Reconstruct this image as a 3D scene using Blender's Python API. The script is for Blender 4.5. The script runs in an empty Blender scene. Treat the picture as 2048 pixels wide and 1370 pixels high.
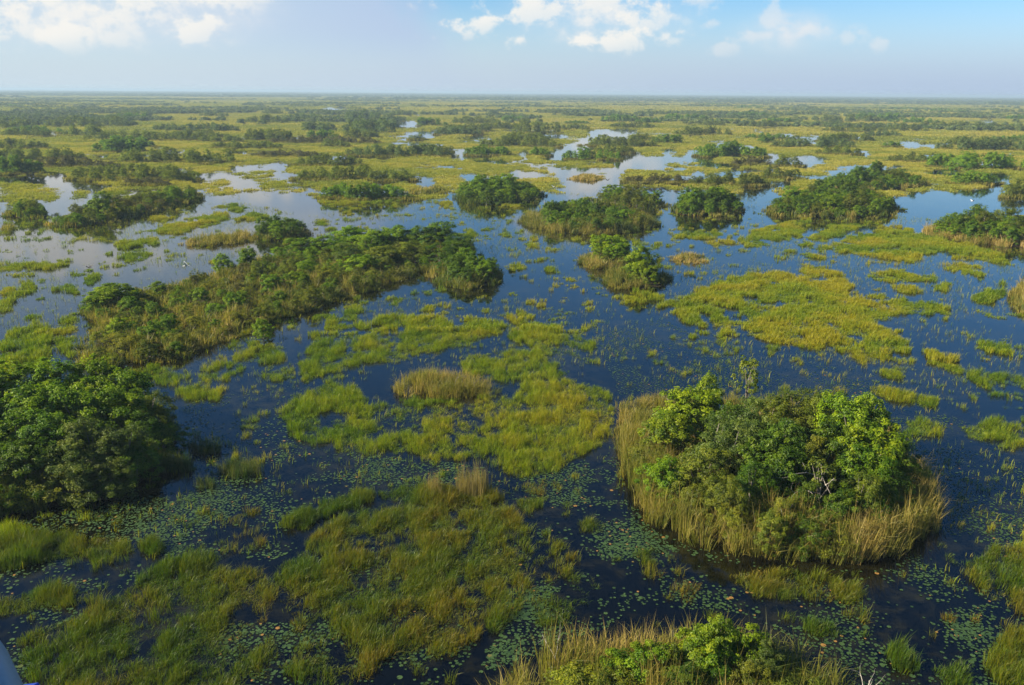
import bpy, math
import numpy as np
from mathutils import Matrix, Vector

R = math.radians
rng = np.random.default_rng(7)
scene = bpy.context.scene
C = scene.collection

# ------------------------------------------------------------------ camera
CAM_H, PITCH, ROLL, F = 22.0, math.atan(501 / 1738), 0.0075, 1738.0
fw = np.array([0, math.cos(PITCH), -math.sin(PITCH)])
r0 = np.array([1.0, 0, 0]); u0 = np.array([0, math.sin(PITCH), math.cos(PITCH)])
rt = math.cos(ROLL) * r0 + math.sin(ROLL) * u0
up = -math.sin(ROLL) * r0 + math.cos(ROLL) * u0
cam_d = bpy.data.cameras.new("camera"); cam = bpy.data.objects.new("camera", cam_d); C.objects.link(cam)
cam_d.sensor_width = 36; cam_d.lens = 36 * F / 2048; cam_d.clip_start = 0.05; cam_d.clip_end = 60000
cam.matrix_world = Matrix(((rt[0], up[0], -fw[0], 0), (rt[1], up[1], -fw[1], 0), (rt[2], up[2], -fw[2], CAM_H), (0, 0, 0, 1)))
scene.camera = cam

# ------------------------------------------------------------------ world, sun, exposure
SUN_AZ, SUN_EL = R(-102), R(29)           # azimuth clockwise from +Y: the sun stands to the left
SKY_S, EXPO = 0.0505, 1.5
world = bpy.data.worlds.new("World"); scene.world = world; world.use_nodes = True
wn = world.node_tree; wn.nodes.clear()
def W(t, **k):
    n = wn.nodes.new(t)
    for a, b in k.items(): setattr(n, a, b)
    return n
def wl(a, b): wn.links.new(a, b)
def wm(op, a, b=None, c=None, clamp=False):
    n = W('ShaderNodeMath', operation=op); n.use_clamp = clamp
    for i, v in enumerate((a, b, c)):
        if v is None: continue
        if isinstance(v, (int, float)): n.inputs[i].default_value = v
        else: wl(v, n.inputs[i])
    return n.outputs[0]
def wstep(v, lo, hi, a=0.0, b=1.0):
    n = W('ShaderNodeMapRange', interpolation_type='SMOOTHSTEP')
    wl(v, n.inputs[0])
    for i, x in zip((1, 2, 3, 4), (lo, hi, a, b)): n.inputs[i].default_value = x
    return n.outputs[0]
def wmix(f, a, b):
    n = W('ShaderNodeMix', data_type='RGBA')
    if isinstance(f, (int, float)): n.inputs[0].default_value = f
    else: wl(f, n.inputs[0])
    for i, v in ((6, a), (7, b)):
        if isinstance(v, tuple): n.inputs[i].default_value = v
        else: wl(v, n.inputs[i])
    return n.outputs[2]
sky = W('ShaderNodeTexSky', sky_type='NISHITA'); sky.sun_disc = False
sky.sun_elevation = SUN_EL; sky.sun_rotation = SUN_AZ; sky.altitude = 0
sky.air_density = 0.85; sky.dust_density = 0.25; sky.ozone_density = 4.0
tc = W('ShaderNodeTexCoord'); sp = W('ShaderNodeSeparateXYZ'); wl(tc.outputs['Generated'], sp.inputs[0])
az = wm('ARCTAN2', sp.outputs[0], sp.outputs[1]); el = wm('ARCSINE', sp.outputs[2])
cb = W('ShaderNodeCombineXYZ'); wl(az, cb.inputs[0]); wl(wm('MULTIPLY', el, 1.25), cb.inputs[1])
def wnoise(scale, detail, rough, off=(0, 0, 0), dist=0.0):
    a = W('ShaderNodeVectorMath', operation='ADD'); wl(cb.outputs[0], a.inputs[0]); a.inputs[1].default_value = off
    n = W('ShaderNodeTexNoise'); wl(a.outputs[0], n.inputs['Vector'])
    n.inputs['Scale'].default_value = scale; n.inputs['Detail'].default_value = detail
    n.inputs['Roughness'].default_value = rough; n.inputs['Distortion'].default_value = dist
    return n.outputs['Fac']
n_f = wnoise(38, 7, 0.58, (3.1, 1.7, 0.3))               # billows
n_b = wnoise(5, 5, 0.55, (0.4, 2.2, 5.0))                # broad shapes
n_w = wm('MULTIPLY', wm('SUBTRACT', n_f, 0.5), 4.6)
def head(px, py, rx, ry, soft=0.85):      # one cloud head: crisp towards the sun (upper left), thinning out to the lower right
    cx, cy_ = math.atan((px - 1024) / 1738), (184 - py) / 1738
    dx = wm('DIVIDE', wm('SUBTRACT', az, cx), rx / 1738); dy = wm('DIVIDE', wm('SUBTRACT', el, cy_), ry / 1738)
    q = wm('ADD', wm('MULTIPLY', dx, dx), wm('MULTIPLY', dy, dy))
    m = wstep(wm('ADD', wm('SUBTRACT', 1.0, wm('SQRT', q)), n_w), 0.0, soft)
    t = wm('SUBTRACT', wm('MULTIPLY', dx, 0.5), wm('MULTIPLY', dy, 0.8))
    return wm('MULTIPLY', m, wstep(t, -0.5, 1.5, 1.0, 0.0))
def vmax(lst):
    o = lst[0]
    for v in lst[1:]: o = wm('MAXIMUM', o, v)
    return o
# wide bank of far storm cloud, ragged right edge high up, melting into the haze below
veil_r = wm('ADD', wm('MULTIPLY', wm('SUBTRACT', n_f, 0.5), 0.06), wm('SUBTRACT', wm('SUBTRACT', -0.02, az), wm('MULTIPLY', el, 0.72)))
veil = wm('MULTIPLY', wstep(veil_r, -0.03, 0.07), wstep(el, 0.32, 0.14))
cum = vmax([head(230, 58, 230, 80, 1.5), head(1160, 36, 220, 62, 1.5), head(105, 72, 80, 62), head(28, 30, 62, 42), head(20, 98, 80, 24), head(300, 48, 95, 66), head(265, 12, 40, 34), head(430, 78, 60, 40), head(495, 18, 70, 46), head(180, 100, 70, 34),
            head(160, -70, 200, 70, .8), head(520, -90, 190, 60, .8), head(1075, 34, 95, 44), head(1185, 22, 125, 44), head(1270, 42, 70, 46), head(1225, 92, 95, 30), head(955, 66, 80, 26), head(1030, 90, 26, 16), head(1160, -60, 160, 44, .8)])
puf = vmax([head(1662, 88, 30, 36), head(1590, 76, 30, 14), head(1428, 107, 26, 13), head(1508, 55, 40, 34), head(1405, 61, 24, 9), head(1480, 82, 50, 16), head(1715, 103, 20, 14), head(1370, 20, 60, 14, .9)])
# the same kind of clouds all round, low over the horizon
around = wm('MULTIPLY', wstep(wm('ABSOLUTE', az), 0.62, 0.9), wm('MULTIPLY', wstep(el, 0.0, 0.05), wstep(el, 0.32, 0.12)))
cum = wm('MAXIMUM', cum, wm('MULTIPLY', around, wstep(n_b, 0.5, 0.66)))
KS = 1 / (SKY_S * 2 ** EXPO)
def kc(r_, g_, b_): return (r_ * KS, g_ * KS, b_ * KS, 1)
tint = W('ShaderNodeHueSaturation'); wl(sky.outputs[0], tint.inputs['Color']); tint.inputs['Saturation'].default_value = 1.25; tint.inputs['Value'].default_value = 1.08
base = wmix(wstep(el, 0.115, 0.0, 0.0, 0.95), tint.outputs[0], wmix(wstep(az, 0.55, -0.5), kc(.44, .56, .76), kc(.60, .71, .80)))
base = wmix(wm('MULTIPLY', veil, wstep(el, 0.02, 0.07, 0.25, 0.85)), base, wmix(wstep(az, -0.05, -0.45), kc(.49, .60, .81), kc(.60, .73, .85)))
def glow(px, py, rx, ry):
    dx = wm('DIVIDE', wm('SUBTRACT', az, math.atan((px - 1024) / 1738)), rx / 1738); dy = wm('DIVIDE', wm('SUBTRACT', el, (184 - py) / 1738), ry / 1738)
    return wstep(wm('SQRT', wm('ADD', wm('MULTIPLY', dx, dx), wm('MULTIPLY', dy, dy))), 1.0, 0.1)
soft_body = vmax([glow(190, 45, 330, 105), glow(420, 40, 200, 90), glow(1180, 38, 230, 85), glow(1540, 75, 120, 50)])
low = wstep(el, 0.022, 0.05)
base = wmix(wm('MULTIPLY', wm('MULTIPLY', soft_body, low), wstep(n_f, 0.3, 0.7, 0.2, 0.75)), base, kc(.80, .83, .87))
base = wmix(wm('MULTIPLY', wm('MULTIPLY', cum, low), 0.92), base, kc(.95, .93, .88))
base = wmix(wm('MULTIPLY', puf, 0.42), base, kc(.86, .86, .86))
bg = W('ShaderNodeBackground'); bg.inputs['Strength'].default_value = SKY_S; wl(base, bg.inputs['Color'])
wo = W('ShaderNodeOutputWorld'); wl(bg.outputs[0], wo.inputs[0])

sl = bpy.data.lights.new("sun", 'SUN'); sl.energy = 5.0; sl.angle = R(0.5); sl.color = (1.0, 0.88, 0.66)
so = bpy.data.objects.new("sun", sl); C.objects.link(so)
sdir = Vector((math.sin(SUN_AZ) * math.cos(SUN_EL), math.cos(SUN_AZ) * math.cos(SUN_EL), math.sin(SUN_EL)))
so.rotation_euler = sdir.to_track_quat('Z', 'Y').to_euler(); so.location = (-200, 0, 150)

vs = scene.view_settings
vs.view_transform = 'Standard'; vs.look = 'None'; vs.exposure = EXPO; vs.gamma = 1.0; vs.use_curve_mapping = False
scene.render.engine = 'CYCLES'
cy = scene.cycles
cy.max_bounces = 5; cy.diffuse_bounces = 2; cy.glossy_bounces = 2; cy.transmission_bounces = 3; cy.volume_bounces = 0
cy.use_denoising = True; cy.caustics_reflective = False; cy.caustics_refractive = False

# ------------------------------------------------------------------ picture point <-> ground point
def hcorr(px, py):           # the photograph's lens bends the horizon a little; straighten it for the far points
    yt = np.interp(px, [0, 500, 1024, 1450, 2048], [181, 177, 178, 186, 199])
    yh = 184 + (np.asarray(px) - 1024) * ROLL
    fade = np.clip((480 - np.asarray(py)) / 280, 0, 1)
    return py - (yt - yh) * fade
def ground(px, py, z=0.0, raw=False):
    px = np.asarray(px, float); py = np.asarray(py, float)
    if not raw: py = hcorr(px, py)
    a = (px - 1024) / F; b = -(py - 685) / F
    d = fw[None, :] + a.reshape(-1, 1) * rt + b.reshape(-1, 1) * up
    dz = np.minimum(d[:, 2], -0.0012)
    t = (z - CAM_H) / dz
    return np.stack([d[:, 0] * t, d[:, 1] * t], 1)
def G(px, py, z=0.0):
    p = ground([px], [py], z)[0]
    return float(p[0]), float(p[1])
def pix(xy, z=0.0):          # ground -> picture (for reading the map of the marsh)
    v = np.stack([xy[:, 0], xy[:, 1], np.full(len(xy), z - CAM_H)], 1)
    w = v @ fw
    px = 1024 + F * (v @ rt) / w; py = 685 - F * (v @ up) / w
    yt = np.interp(px, [0, 500, 1024, 1450, 2048], [181, 177, 178, 186, 199]); yh = 184 + (px - 1024) * ROLL
    return px, py + (yt - yh) * np.clip((480 - py) / 280, 0, 1)

# ------------------------------------------------------------------ noise helpers
def vnoise(x, y, seed):
    xi = np.floor(x).astype(np.int64); yi = np.floor(y).astype(np.int64)
    fx = x - xi; fy = y - yi
    fx = fx * fx * (3 - 2 * fx); fy = fy * fy * (3 - 2 * fy)
    def h(a, b):
        n = (a * 374761393 + b * 668265263 + seed * 1442695041) & 0x7fffffff
        n = ((n ^ (n >> 13)) * 1274126177) & 0x7fffffff
        return ((n ^ (n >> 16)) & 0xffff) / 65535.0
    return (h(xi, yi) * (1 - fx) + h(xi + 1, yi) * fx) * (1 - fy) + (h(xi, yi + 1) * (1 - fx) + h(xi + 1, yi + 1) * fx) * fy
def fbm(x, y, seed, o=4):
    s = 0; a = 0.5; t = 0
    for i in range(o):
        s = s + a * vnoise(x * 2 ** i, y * 2 ** i, seed + i * 17); t += a; a *= 0.55
    return s / t
def inpoly(px, py, poly):
    p = np.asarray(poly, float); inside = np.zeros(np.shape(px), bool)
    j = len(p) - 1
    for i in range(len(p)):
        xi, yi = p[i]; xj, yj = p[j]
        c = ((yi > py) != (yj > py)) & (px < (xj - xi) * (py - yi) / (yj - yi + 1e-12) + xi)
        inside ^= c; j = i
    return inside
def edge_dist(pts, poly):
    p = np.asarray(poly, float); best = np.full(len(pts), 1e9)
    for i in range(len(p)):
        a = p[i]; b = p[(i + 1) % len(p)]; ab = b - a
        t = np.clip(((pts - a) @ ab) / (ab @ ab + 1e-9), 0, 1)
        best = np.minimum(best, np.linalg.norm(pts - (a + t[:, None] * ab), axis=1))
    return best

# ------------------------------------------------------------------ materials
def mat(name):
    m = bpy.data.materials.new(name); m.use_nodes = True; m.node_tree.nodes.clear(); return m, m.node_tree
def nd(t, typ, **k):
    n = t.nodes.new(typ)
    for a, b in k.items(): setattr(n, a, b)
    return n
def mixc(t, f, a, b, mode='MIX'):
    n = nd(t, 'ShaderNodeMix', data_type='RGBA', blend_type=mode)
    for i, v in ((0, f), (6, a), (7, b)):
        if isinstance(v, (int, float, tuple)): n.inputs[i].default_value = v
        else: t.links.new(v, n.inputs[i])
    return n.outputs[2]
def mth(t, op, a, b, clamp=False):
    n = nd(t, 'ShaderNodeMath', operation=op, use_clamp=clamp)
    for i, v in enumerate((a, b)):
        if isinstance(v, (int, float)): n.inputs[i].default_value = v
        else: t.links.new(v, n.inputs[i])
    return n.outputs[0]
def foliage_shader(t, col, transl=0.35, gloss=0.06, rough=0.45):
    df = nd(t, 'ShaderNodeBsdfDiffuse'); tr = nd(t, 'ShaderNodeBsdfTranslucent'); gl = nd(t, 'ShaderNodeBsdfGlossy')
    gl.inputs['Roughness'].default_value = rough; gl.inputs['Color'].default_value = (1, 1, 1, 1)
    t.links.new(col, df.inputs[0])
    t.links.new(mixc(t, 1.0, col, (1.12, 1.20, 0.42, 1), 'MULTIPLY'), tr.inputs[0])
    m1 = nd(t, 'ShaderNodeMixShader'); m1.inputs[0].default_value = transl
    t.links.new(df.outputs[0], m1.inputs[1]); t.links.new(tr.outputs[0], m1.inputs[2])
    m2 = nd(t, 'ShaderNodeMixShader'); m2.inputs[0].default_value = gloss
    t.links.new(m1.outputs[0], m2.inputs[1]); t.links.new(gl.outputs[0], m2.inputs[2])
    o = nd(t, 'ShaderNodeOutputMaterial'); t.links.new(m2.outputs[0], o.inputs[0])

# leaves: the crown object's own colour, varied from clump to clump
M_LEAF, t = mat("leaf")
oi = nd(t, 'ShaderNodeObjectInfo'); av = nd(t, 'ShaderNodeAttribute', attribute_name='cv')
hs = nd(t, 'ShaderNodeHueSaturation'); t.links.new(oi.outputs['Color'], hs.inputs['Color'])
t.links.new(mth(t, 'ADD', mth(t, 'MULTIPLY', av.outputs['Fac'], -0.045), 0.522), hs.inputs['Hue'])
t.links.new(mth(t, 'ADD', mth(t, 'MULTIPLY', av.outputs['Fac'], 0.8), 0.62), hs.inputs['Value'])
foliage_shader(t, hs.outputs[0], 0.48, 0.012, 0.5)

# far bush crowns instanced as one mass
M_FARLEAF, t = mat("far_leaf")
oi = nd(t, 'ShaderNodeObjectInfo'); av = nd(t, 'ShaderNodeAttribute', attribute_name='cv')
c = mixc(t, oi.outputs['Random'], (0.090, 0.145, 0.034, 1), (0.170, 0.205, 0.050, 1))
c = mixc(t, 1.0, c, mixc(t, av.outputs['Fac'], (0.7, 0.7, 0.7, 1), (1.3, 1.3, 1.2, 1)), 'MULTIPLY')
foliage_shader(t, c, 0.3, 0.02)

def grass_mat(name, lo, mid, hi, transl=0.42, gloss=0.012):
    m, t = mat(name)
    a = nd(t, 'ShaderNodeAttribute', attribute_name='tint'); a.attribute_type = 'INSTANCER'
    b = nd(t, 'ShaderNodeAttribute', attribute_name='hue')
    oi = nd(t, 'ShaderNodeObjectInfo')
    f = mth(t, 'ADD', a.outputs['Fac'], mth(t, 'MULTIPLY', mth(t, 'SUBTRACT', oi.outputs['Random'], 0.5), 0.30))
    f = mth(t, 'ADD', f, mth(t, 'MULTIPLY', mth(t, 'SUBTRACT', b.outputs['Fac'], 0.5), 0.55), True)
    r = nd(t, 'ShaderNodeValToRGB'); t.links.new(f, r.inputs[0])
    e = r.color_ramp.elements; e[0].position = 0.0; e[0].color = lo; e[1].position = 1.0; e[1].color = hi
    x = e.new(0.5); x.color = mid
    foliage_shader(t, r.outputs[0], transl, gloss)
    return m
M_GRASS = grass_mat("marsh_grass_blade", (0.065, 0.130, 0.004, 1), (0.175, 0.225, 0.006, 1), (0.265, 0.235, 0.010, 1))
M_SAW = grass_mat("dry_sawgrass_blade", (0.130, 0.165, 0.014, 1), (0.240, 0.248, 0.022, 1), (0.330, 0.285, 0.045, 1))
M_RUSH_DIM = grass_mat("dimmed_rush_blade", (0.045, 0.092, 0.004, 1), (0.110, 0.132, 0.005, 1), (0.160, 0.120, 0.008, 1))  # front rushes: lens falloff and steep-view darkening put into the blade colour
M_REED = grass_mat("sawgrass_blade", (0.060, 0.095, 0.012, 1), (0.180, 0.170, 0.028, 1), (0.360, 0.260, 0.080, 1))

M_BARK, t = mat("grey_bark")
ns = nd(t, 'ShaderNodeTexNoise'); ns.inputs['Scale'].default_value = 9; ns.inputs['Detail'].default_value = 6
bs = nd(t, 'ShaderNodeBsdfPrincipled'); bs.inputs['Roughness'].default_value = 0.9
t.links.new(mixc(t, ns.outputs['Fac'], (0.09, 0.075, 0.055, 1), (0.28, 0.25, 0.21, 1)), bs.inputs['Base Color'])
o = nd(t, 'ShaderNodeOutputMaterial'); t.links.new(bs.outputs[0], o.inputs[0])
M_DEAD, t = mat("bleached_dead_wood")
ns = nd(t, 'ShaderNodeTexNoise'); ns.inputs['Scale'].default_value = 12; ns.inputs['Detail'].default_value = 5
bs = nd(t, 'ShaderNodeBsdfPrincipled'); bs.inputs['Roughness'].default_value = 0.85
t.links.new(mixc(t, ns.outputs['Fac'], (0.22, 0.20, 0.17, 1), (0.52, 0.48, 0.42, 1)), bs.inputs['Base Color'])
o = nd(t, 'ShaderNodeOutputMaterial'); t.links.new(bs.outputs[0], o.inputs[0])

# water: clear, dark with peat below, small ripples
M_WATER, t = mat("dark_marsh_water")
tcn = nd(t, 'ShaderNodeTexCoord')
n1 = nd(t, 'ShaderNodeTexNoise'); n1.inputs['Scale'].default_value = 1.6; n1.inputs['Detail'].default_value = 4; t.links.new(tcn.outputs['Object'], n1.inputs['Vector'])
n2 = nd(t, 'ShaderNodeTexNoise'); n2.inputs['Scale'].default_value = 0.06; n2.inputs['Detail'].default_value = 3; t.links.new(tcn.outputs['Object'], n2.inputs['Vector'])
bp = nd(t, 'ShaderNodeBump'); bp.inputs['Distance'].default_value = 0.02
t.links.new(mth(t, 'MULTIPLY', n2.outputs['Fac'], 0.16), bp.inputs['Strength']); t.links.new(n1.outputs['Fac'], bp.inputs['Height'])
bs = nd(t, 'ShaderNodeBsdfPrincipled'); bs.inputs['Roughness'].default_value = 0.05; bs.inputs['IOR'].default_value = 1.333
n3 = nd(t, 'ShaderNodeTexNoise'); n3.inputs['Scale'].default_value = 1.1; n3.inputs['Detail'].default_value = 9; n3.inputs['Roughness'].default_value = 0.68; t.links.new(tcn.outputs['Object'], n3.inputs['Vector'])
n4 = nd(t, 'ShaderNodeTexNoise'); n4.inputs['Scale'].default_value = 0.11; n4.inputs['Detail'].default_value = 4; t.links.new(tcn.outputs['Object'], n4.inputs['Vector'])
weed = nd(t, 'ShaderNodeMapRange'); t.links.new(mth(t, 'ADD', n3.outputs['Fac'], mth(t, 'MULTIPLY', n4.outputs['Fac'], 0.8)), weed.inputs[0]); weed.inputs[1].default_value = 0.88; weed.inputs[2].default_value = 1.12
t.links.new(mixc(t, weed.outputs[0], (0.0012, 0.0013, 0.001, 1), (0.014, 0.013, 0.0035, 1)), bs.inputs['Base Color'])
t.links.new(bp.outputs[0], bs.inputs['Normal'])
o = nd(t, 'ShaderNodeOutputMaterial'); t.links.new(bs.outputs[0], o.inputs[0])

M_PEAT, t = mat("peat_soil")
ns = nd(t, 'ShaderNodeTexNoise'); ns.inputs['Scale'].default_value = 2.2; ns.inputs['Detail'].default_value = 8
bs = nd(t, 'ShaderNodeBsdfPrincipled'); bs.inputs['Specular IOR Level'].default_value = 0.05; bs.inputs['Roughness'].default_value = 0.95
t.links.new(mixc(t, ns.outputs['Fac'], (0.018, 0.014, 0.008, 1), (0.055, 0.045, 0.02, 1)), bs.inputs['Base Color'])
o = nd(t, 'ShaderNodeOutputMaterial'); t.links.new(bs.outputs[0], o.inputs[0])

M_PAD, t = mat("lily_pad")
oi = nd(t, 'ShaderNodeObjectInfo'); rp = nd(t, 'ShaderNodeValToRGB'); t.links.new(oi.outputs['Random'], rp.inputs[0])
e = rp.color_ramp.elements; e[0].color = (0.018, 0.042, 0.012, 1); e[1].position = 0.975; e[1].color = (0.042, 0.080, 0.022, 1)
x = e.new(0.985); x.color = (0.22, 0.12, 0.03, 1)
bs = nd(t, 'ShaderNodeBsdfPrincipled'); bs.inputs['Roughness'].default_value = 0.6; bs.inputs['Specular IOR Level'].default_value = 0.25
t.links.new(rp.outputs[0], bs.inputs['Base Color'])
o = nd(t, 'ShaderNodeOutputMaterial'); t.links.new(bs.outputs[0], o.inputs[0])

def plain(name, col, rough=0.6):
    m, t = mat(name); ns = nd(t, 'ShaderNodeTexNoise'); ns.inputs['Scale'].default_value = 25
    bs = nd(t, 'ShaderNodeBsdfPrincipled'); bs.inputs['Roughness'].default_value = rough
    t.links.new(mixc(t, ns.outputs['Fac'], tuple(c * 0.85 for c in col) + (1,), tuple(min(1, c * 1.1) for c in col) + (1,)), bs.inputs['Base Color'])
    o = nd(t, 'ShaderNodeOutputMaterial'); t.links.new(bs.outputs[0], o.inputs[0]); return m
M_WHITEF = plain("white_feather", (0.8, 0.79, 0.76)); M_BLACKF = plain("black_feather", (0.02, 0.02, 0.022))
M_GREY = plain("grey_paint", (0.32, 0.33, 0.35), 0.45); M_BLUE = plain("blue_paint", (0.02, 0.05, 0.35), 0.4)
M_PETAL = plain("white_petal", (0.85, 0.84, 0.78))

# ------------------------------------------------------------------ mesh helpers
def mesh_np(name, v, faces, m, attrs=None):
    me = bpy.data.meshes.new(name)
    me.from_pydata(np.asarray(v).tolist(), [], faces if isinstance(faces, list) else faces.tolist())
    for k, a in (attrs or {}).items():
        at = me.attributes.new(k, 'FLOAT', 'POINT'); at.data.foreach_set('value', np.asarray(a, np.float32))
    if m: me.materials.append(m)
    me.update(); return me
def ob(name, me, parent=None, loc=None, rz=0, sc=None):
    o = bpy.data.objects.new(name, me); C.objects.link(o)
    if parent: o.parent = parent
    if loc is not None: o.location = loc
    o.rotation_euler = (0, 0, rz)
    if sc is not None: o.scale = (sc, sc, sc) if isinstance(sc, (int, float)) else sc
    return o
def tag(o, label=None, cat=None, group=None, kind=None):
    for k, v in (('label', label), ('category', cat), ('group', group), ('kind', kind)):
        if v: o[k] = v
    return o
def norm(a): return a / (np.linalg.norm(a, axis=-1, keepdims=True) + 1e-9)
def tubes(paths, sides=5):
    """paths: list of (points Nx3, radii N)"""
    V = []; Fc = []
    for P, rr in paths:
        P = np.asarray(P, float); b = len(V)
        for i in range(len(P)):
            d = P[min(i + 1, len(P) - 1)] - P[max(i - 1, 0)]; d = d / (np.linalg.norm(d) + 1e-9)
            a = np.cross(d, [0.31, 0.9, 0.2]); a /= np.linalg.norm(a) + 1e-9; c = np.cross(d, a)
            for k in range(sides):
                th = 2 * math.pi * k / sides
                V.append(P[i] + rr[i] * (math.cos(th) * a + math.sin(th) * c))
        for i in range(len(P) - 1):
            for k in range(sides):
                k2 = (k + 1) % sides
                Fc.append([b + i * sides + k, b + i * sides + k2, b + (i + 1) * sides + k2, b + (i + 1) * sides + k])
        Fc.append([b + (len(P) - 1) * sides + k for k in range(sides)])
    return V, Fc

# ---- leafy crowns -------------------------------------------------------
def crown_mesh(name, seed, rad, hgt, z0, nclump, nleaf, L, Wd, rc, m=M_LEAF, flat=1.0):
    """crown of leaf clumps spread through a lumpy volume: rad = radius, from z0 up to hgt"""
    r = np.random.default_rng(seed)
    # a few large lobes, the clumps sit on these
    nl = 5
    la = r.uniform(0, 2 * math.pi, nl); lr = r.uniform(0.25, 0.62, nl) * rad
    lob = np.stack([np.cos(la) * lr, np.sin(la) * lr, z0 + (hgt - z0) * r.uniform(0.28, 0.62, nl)], 1)
    lrad = r.uniform(0.42, 0.62, nl) * rad
    lob = np.vstack([lob, [0, 0, z0 + (hgt - z0) * 0.55]]); lrad = np.append(lrad, 0.62 * rad)
    k = r.integers(0, nl + 1, nclump)
    u = norm(r.normal(size=(nclump, 3))); u[:, 2] = np.where(u[:, 2] < -0.8, -u[:, 2], u[:, 2])
    cen = lob[k] + u * lrad[k][:, None] * r.uniform(0.72, 1.08, (nclump, 1)) * np.array([1, 1, flat * (hgt - z0) / (2 * rad) * 0.95])
    cen[:, 2] = np.maximum(cen[:, 2], z0 * 0.6); top_ = np.percentile(cen[:, 2], 97); cen[:, 2] = z0 + (cen[:, 2] - z0) * (hgt - z0) / (top_ - z0)
    ns_ = int(nclump * .26) if z0 < 1 else 0
    if ns_:
        sa = r.uniform(0, 2 * math.pi, ns_); sr = rad * r.uniform(.55, .98, ns_)
        cen[:ns_] = np.stack([np.cos(sa) * sr, np.sin(sa) * sr, r.uniform(z0, z0 + .42 * (hgt - z0), ns_)], 1)
    cvc = r.uniform(0, 1, nclump)
    n = nclump * nleaf
    ci = np.repeat(np.arange(nclump), nleaf)
    w = norm(r.normal(size=(n, 3)))
    rr = rc * r.uniform(0.6, 1.3, nclump)[ci]
    p = cen[ci] + w * (rr * r.uniform(0.25, 1.0, n) ** 0.6)[:, None] * np.array([1, 1, 0.8])
    out = norm(p - np.array([0, 0, z0 + (hgt - z0) * 0.4]))
    nrm = norm(0.50 * w + 0.70 * out + np.array([0, 0, 0.40]) + r.normal(size=(n, 3)) * 0.30)
    tg = norm(np.cross(nrm, norm(r.normal(size=(n, 3))))); bt = np.cross(nrm, tg)
    ll = (L * r.uniform(0.7, 1.3, n))[:, None]; ww = (Wd * r.uniform(0.7, 1.3, n))[:, None]
    v = np.empty((n, 4, 3))
    v[:, 0] = p - tg * ll * .5; v[:, 1] = p + bt * ww * .5 + nrm * ww * .15; v[:, 2] = p + tg * ll * .5 - nrm * ll * .12; v[:, 3] = p - bt * ww * .5 + nrm * ww * .15
    f = np.arange(n * 4).reshape(n, 4)
    cv = np.repeat(np.clip(cvc[ci] + r.normal(size=n) * .18, 0, 1), 4)
    return mesh_np(name, v.reshape(-1, 3), f, m, {'cv': cv}), cen
def trunk_mesh(name, seed, cen, z0, rad0, m=M_BARK, nlimb=7):
    r = np.random.default_rng(seed); paths = []
    fork = np.array([r.normal() * .1, r.normal() * .1, z0 * 0.7 + 0.15])
    paths.append(([(0, 0, -0.3), (fork[0] * .4, fork[1] * .4, fork[2] * .5), tuple(fork)], [rad0 * 1.25, rad0, rad0 * .85]))
    for c in cen[r.choice(len(cen), min(nlimb, len(cen)), replace=False)]:
        mid = fork + (c - fork) * 0.5 + np.array([r.normal() * .1, r.normal() * .1, .12])
        paths.append(([fork, mid, c * np.array([1, 1, 1.0])], [rad0 * .6, rad0 * .36, rad0 * .1]))
    v, f = tubes(paths); return mesh_np(name, v, f, m)

PROT = {}
def proto(kind, n, seed, **k):
    PROT[kind] = []
    for i in range(n):
        me, cen = crown_mesh(kind + "_crown", seed + i, **k)
        PROT[kind].append((me, trunk_mesh(kind + "_trunk", seed + 50 + i, cen, k['z0'], 0.07)))
# every proto is about 3 m tall, 1.4 m crown radius
proto('broad', 5, 100, rad=1.45, hgt=3.0, z0=0.25, nclump=135, nleaf=80, L=0.125, Wd=0.072, rc=0.26)
proto('fine', 5, 200, rad=1.40, hgt=3.0, z0=0.15, nclump=140, nleaf=80, L=0.115, Wd=0.042, rc=0.24)
proto('sparse', 3, 300, rad=1.1, hgt=3.2, z0=1.5, nclump=26, nleaf=26, L=0.17, Wd=0.09, rc=0.26)
proto('low', 4, 400, rad=1.35, hgt=1.9, z0=0.1, nclump=95, nleaf=70, L=0.115, Wd=0.042, rc=0.25)
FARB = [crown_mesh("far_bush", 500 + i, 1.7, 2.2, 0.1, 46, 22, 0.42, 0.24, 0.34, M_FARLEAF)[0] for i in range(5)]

# ---- grass ---------------------------------------------------------------
def tuft_mesh(name, seed, n, rad, h, w, lean, m, hvar=0.35, wind=(0.18, -0.05), droop=0.35):
    r = np.random.default_rng(seed)
    a = r.uniform(0, 2 * math.pi, n); q = rad * np.sqrt(r.uniform(0, 1, n))
    b = np.stack([np.cos(a) * q, np.sin(a) * q, np.full(n, -0.05)], 1)
    hh = h * r.uniform(1 - hvar, 1 + hvar, n) * (1 - 0.3 * (q / rad) ** 2)
    la = a + r.normal(size=n) * 0.9; lm = np.abs(r.normal(size=n)) * lean * hh
    d = np.stack([np.cos(la) * lm + wind[0] * hh, np.sin(la) * lm + wind[1] * hh, np.zeros(n)], 1)
    fa = r.uniform(0, math.pi, n); s = np.stack([np.cos(fa), np.sin(fa), np.zeros(n)], 1) * (w * r.uniform(.6, 1.3, n) / 2)[:, None]
    mid = b + d * 0.35; mid[:, 2] = hh * 0.58
    tip = b + d * (1 + droop * r.uniform(0, 1, (n, 1))); tip[:, 2] = hh * (1 - droop * r.uniform(0, 1, n) * .5)
    v = np.stack([b - s, b + s, mid + s * .85, mid - s * .85, tip], 1)
    i0 = np.arange(n) * 5
    f = [[int(i), int(i + 1), int(i + 2), int(i + 3)] for i in i0] + [[int(i + 3), int(i + 2), int(i + 4)] for i in i0]
    return mesh_np(name, v.reshape(-1, 3), f, m, {'hue': np.repeat(r.uniform(0, 1, n), 5)})
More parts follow.
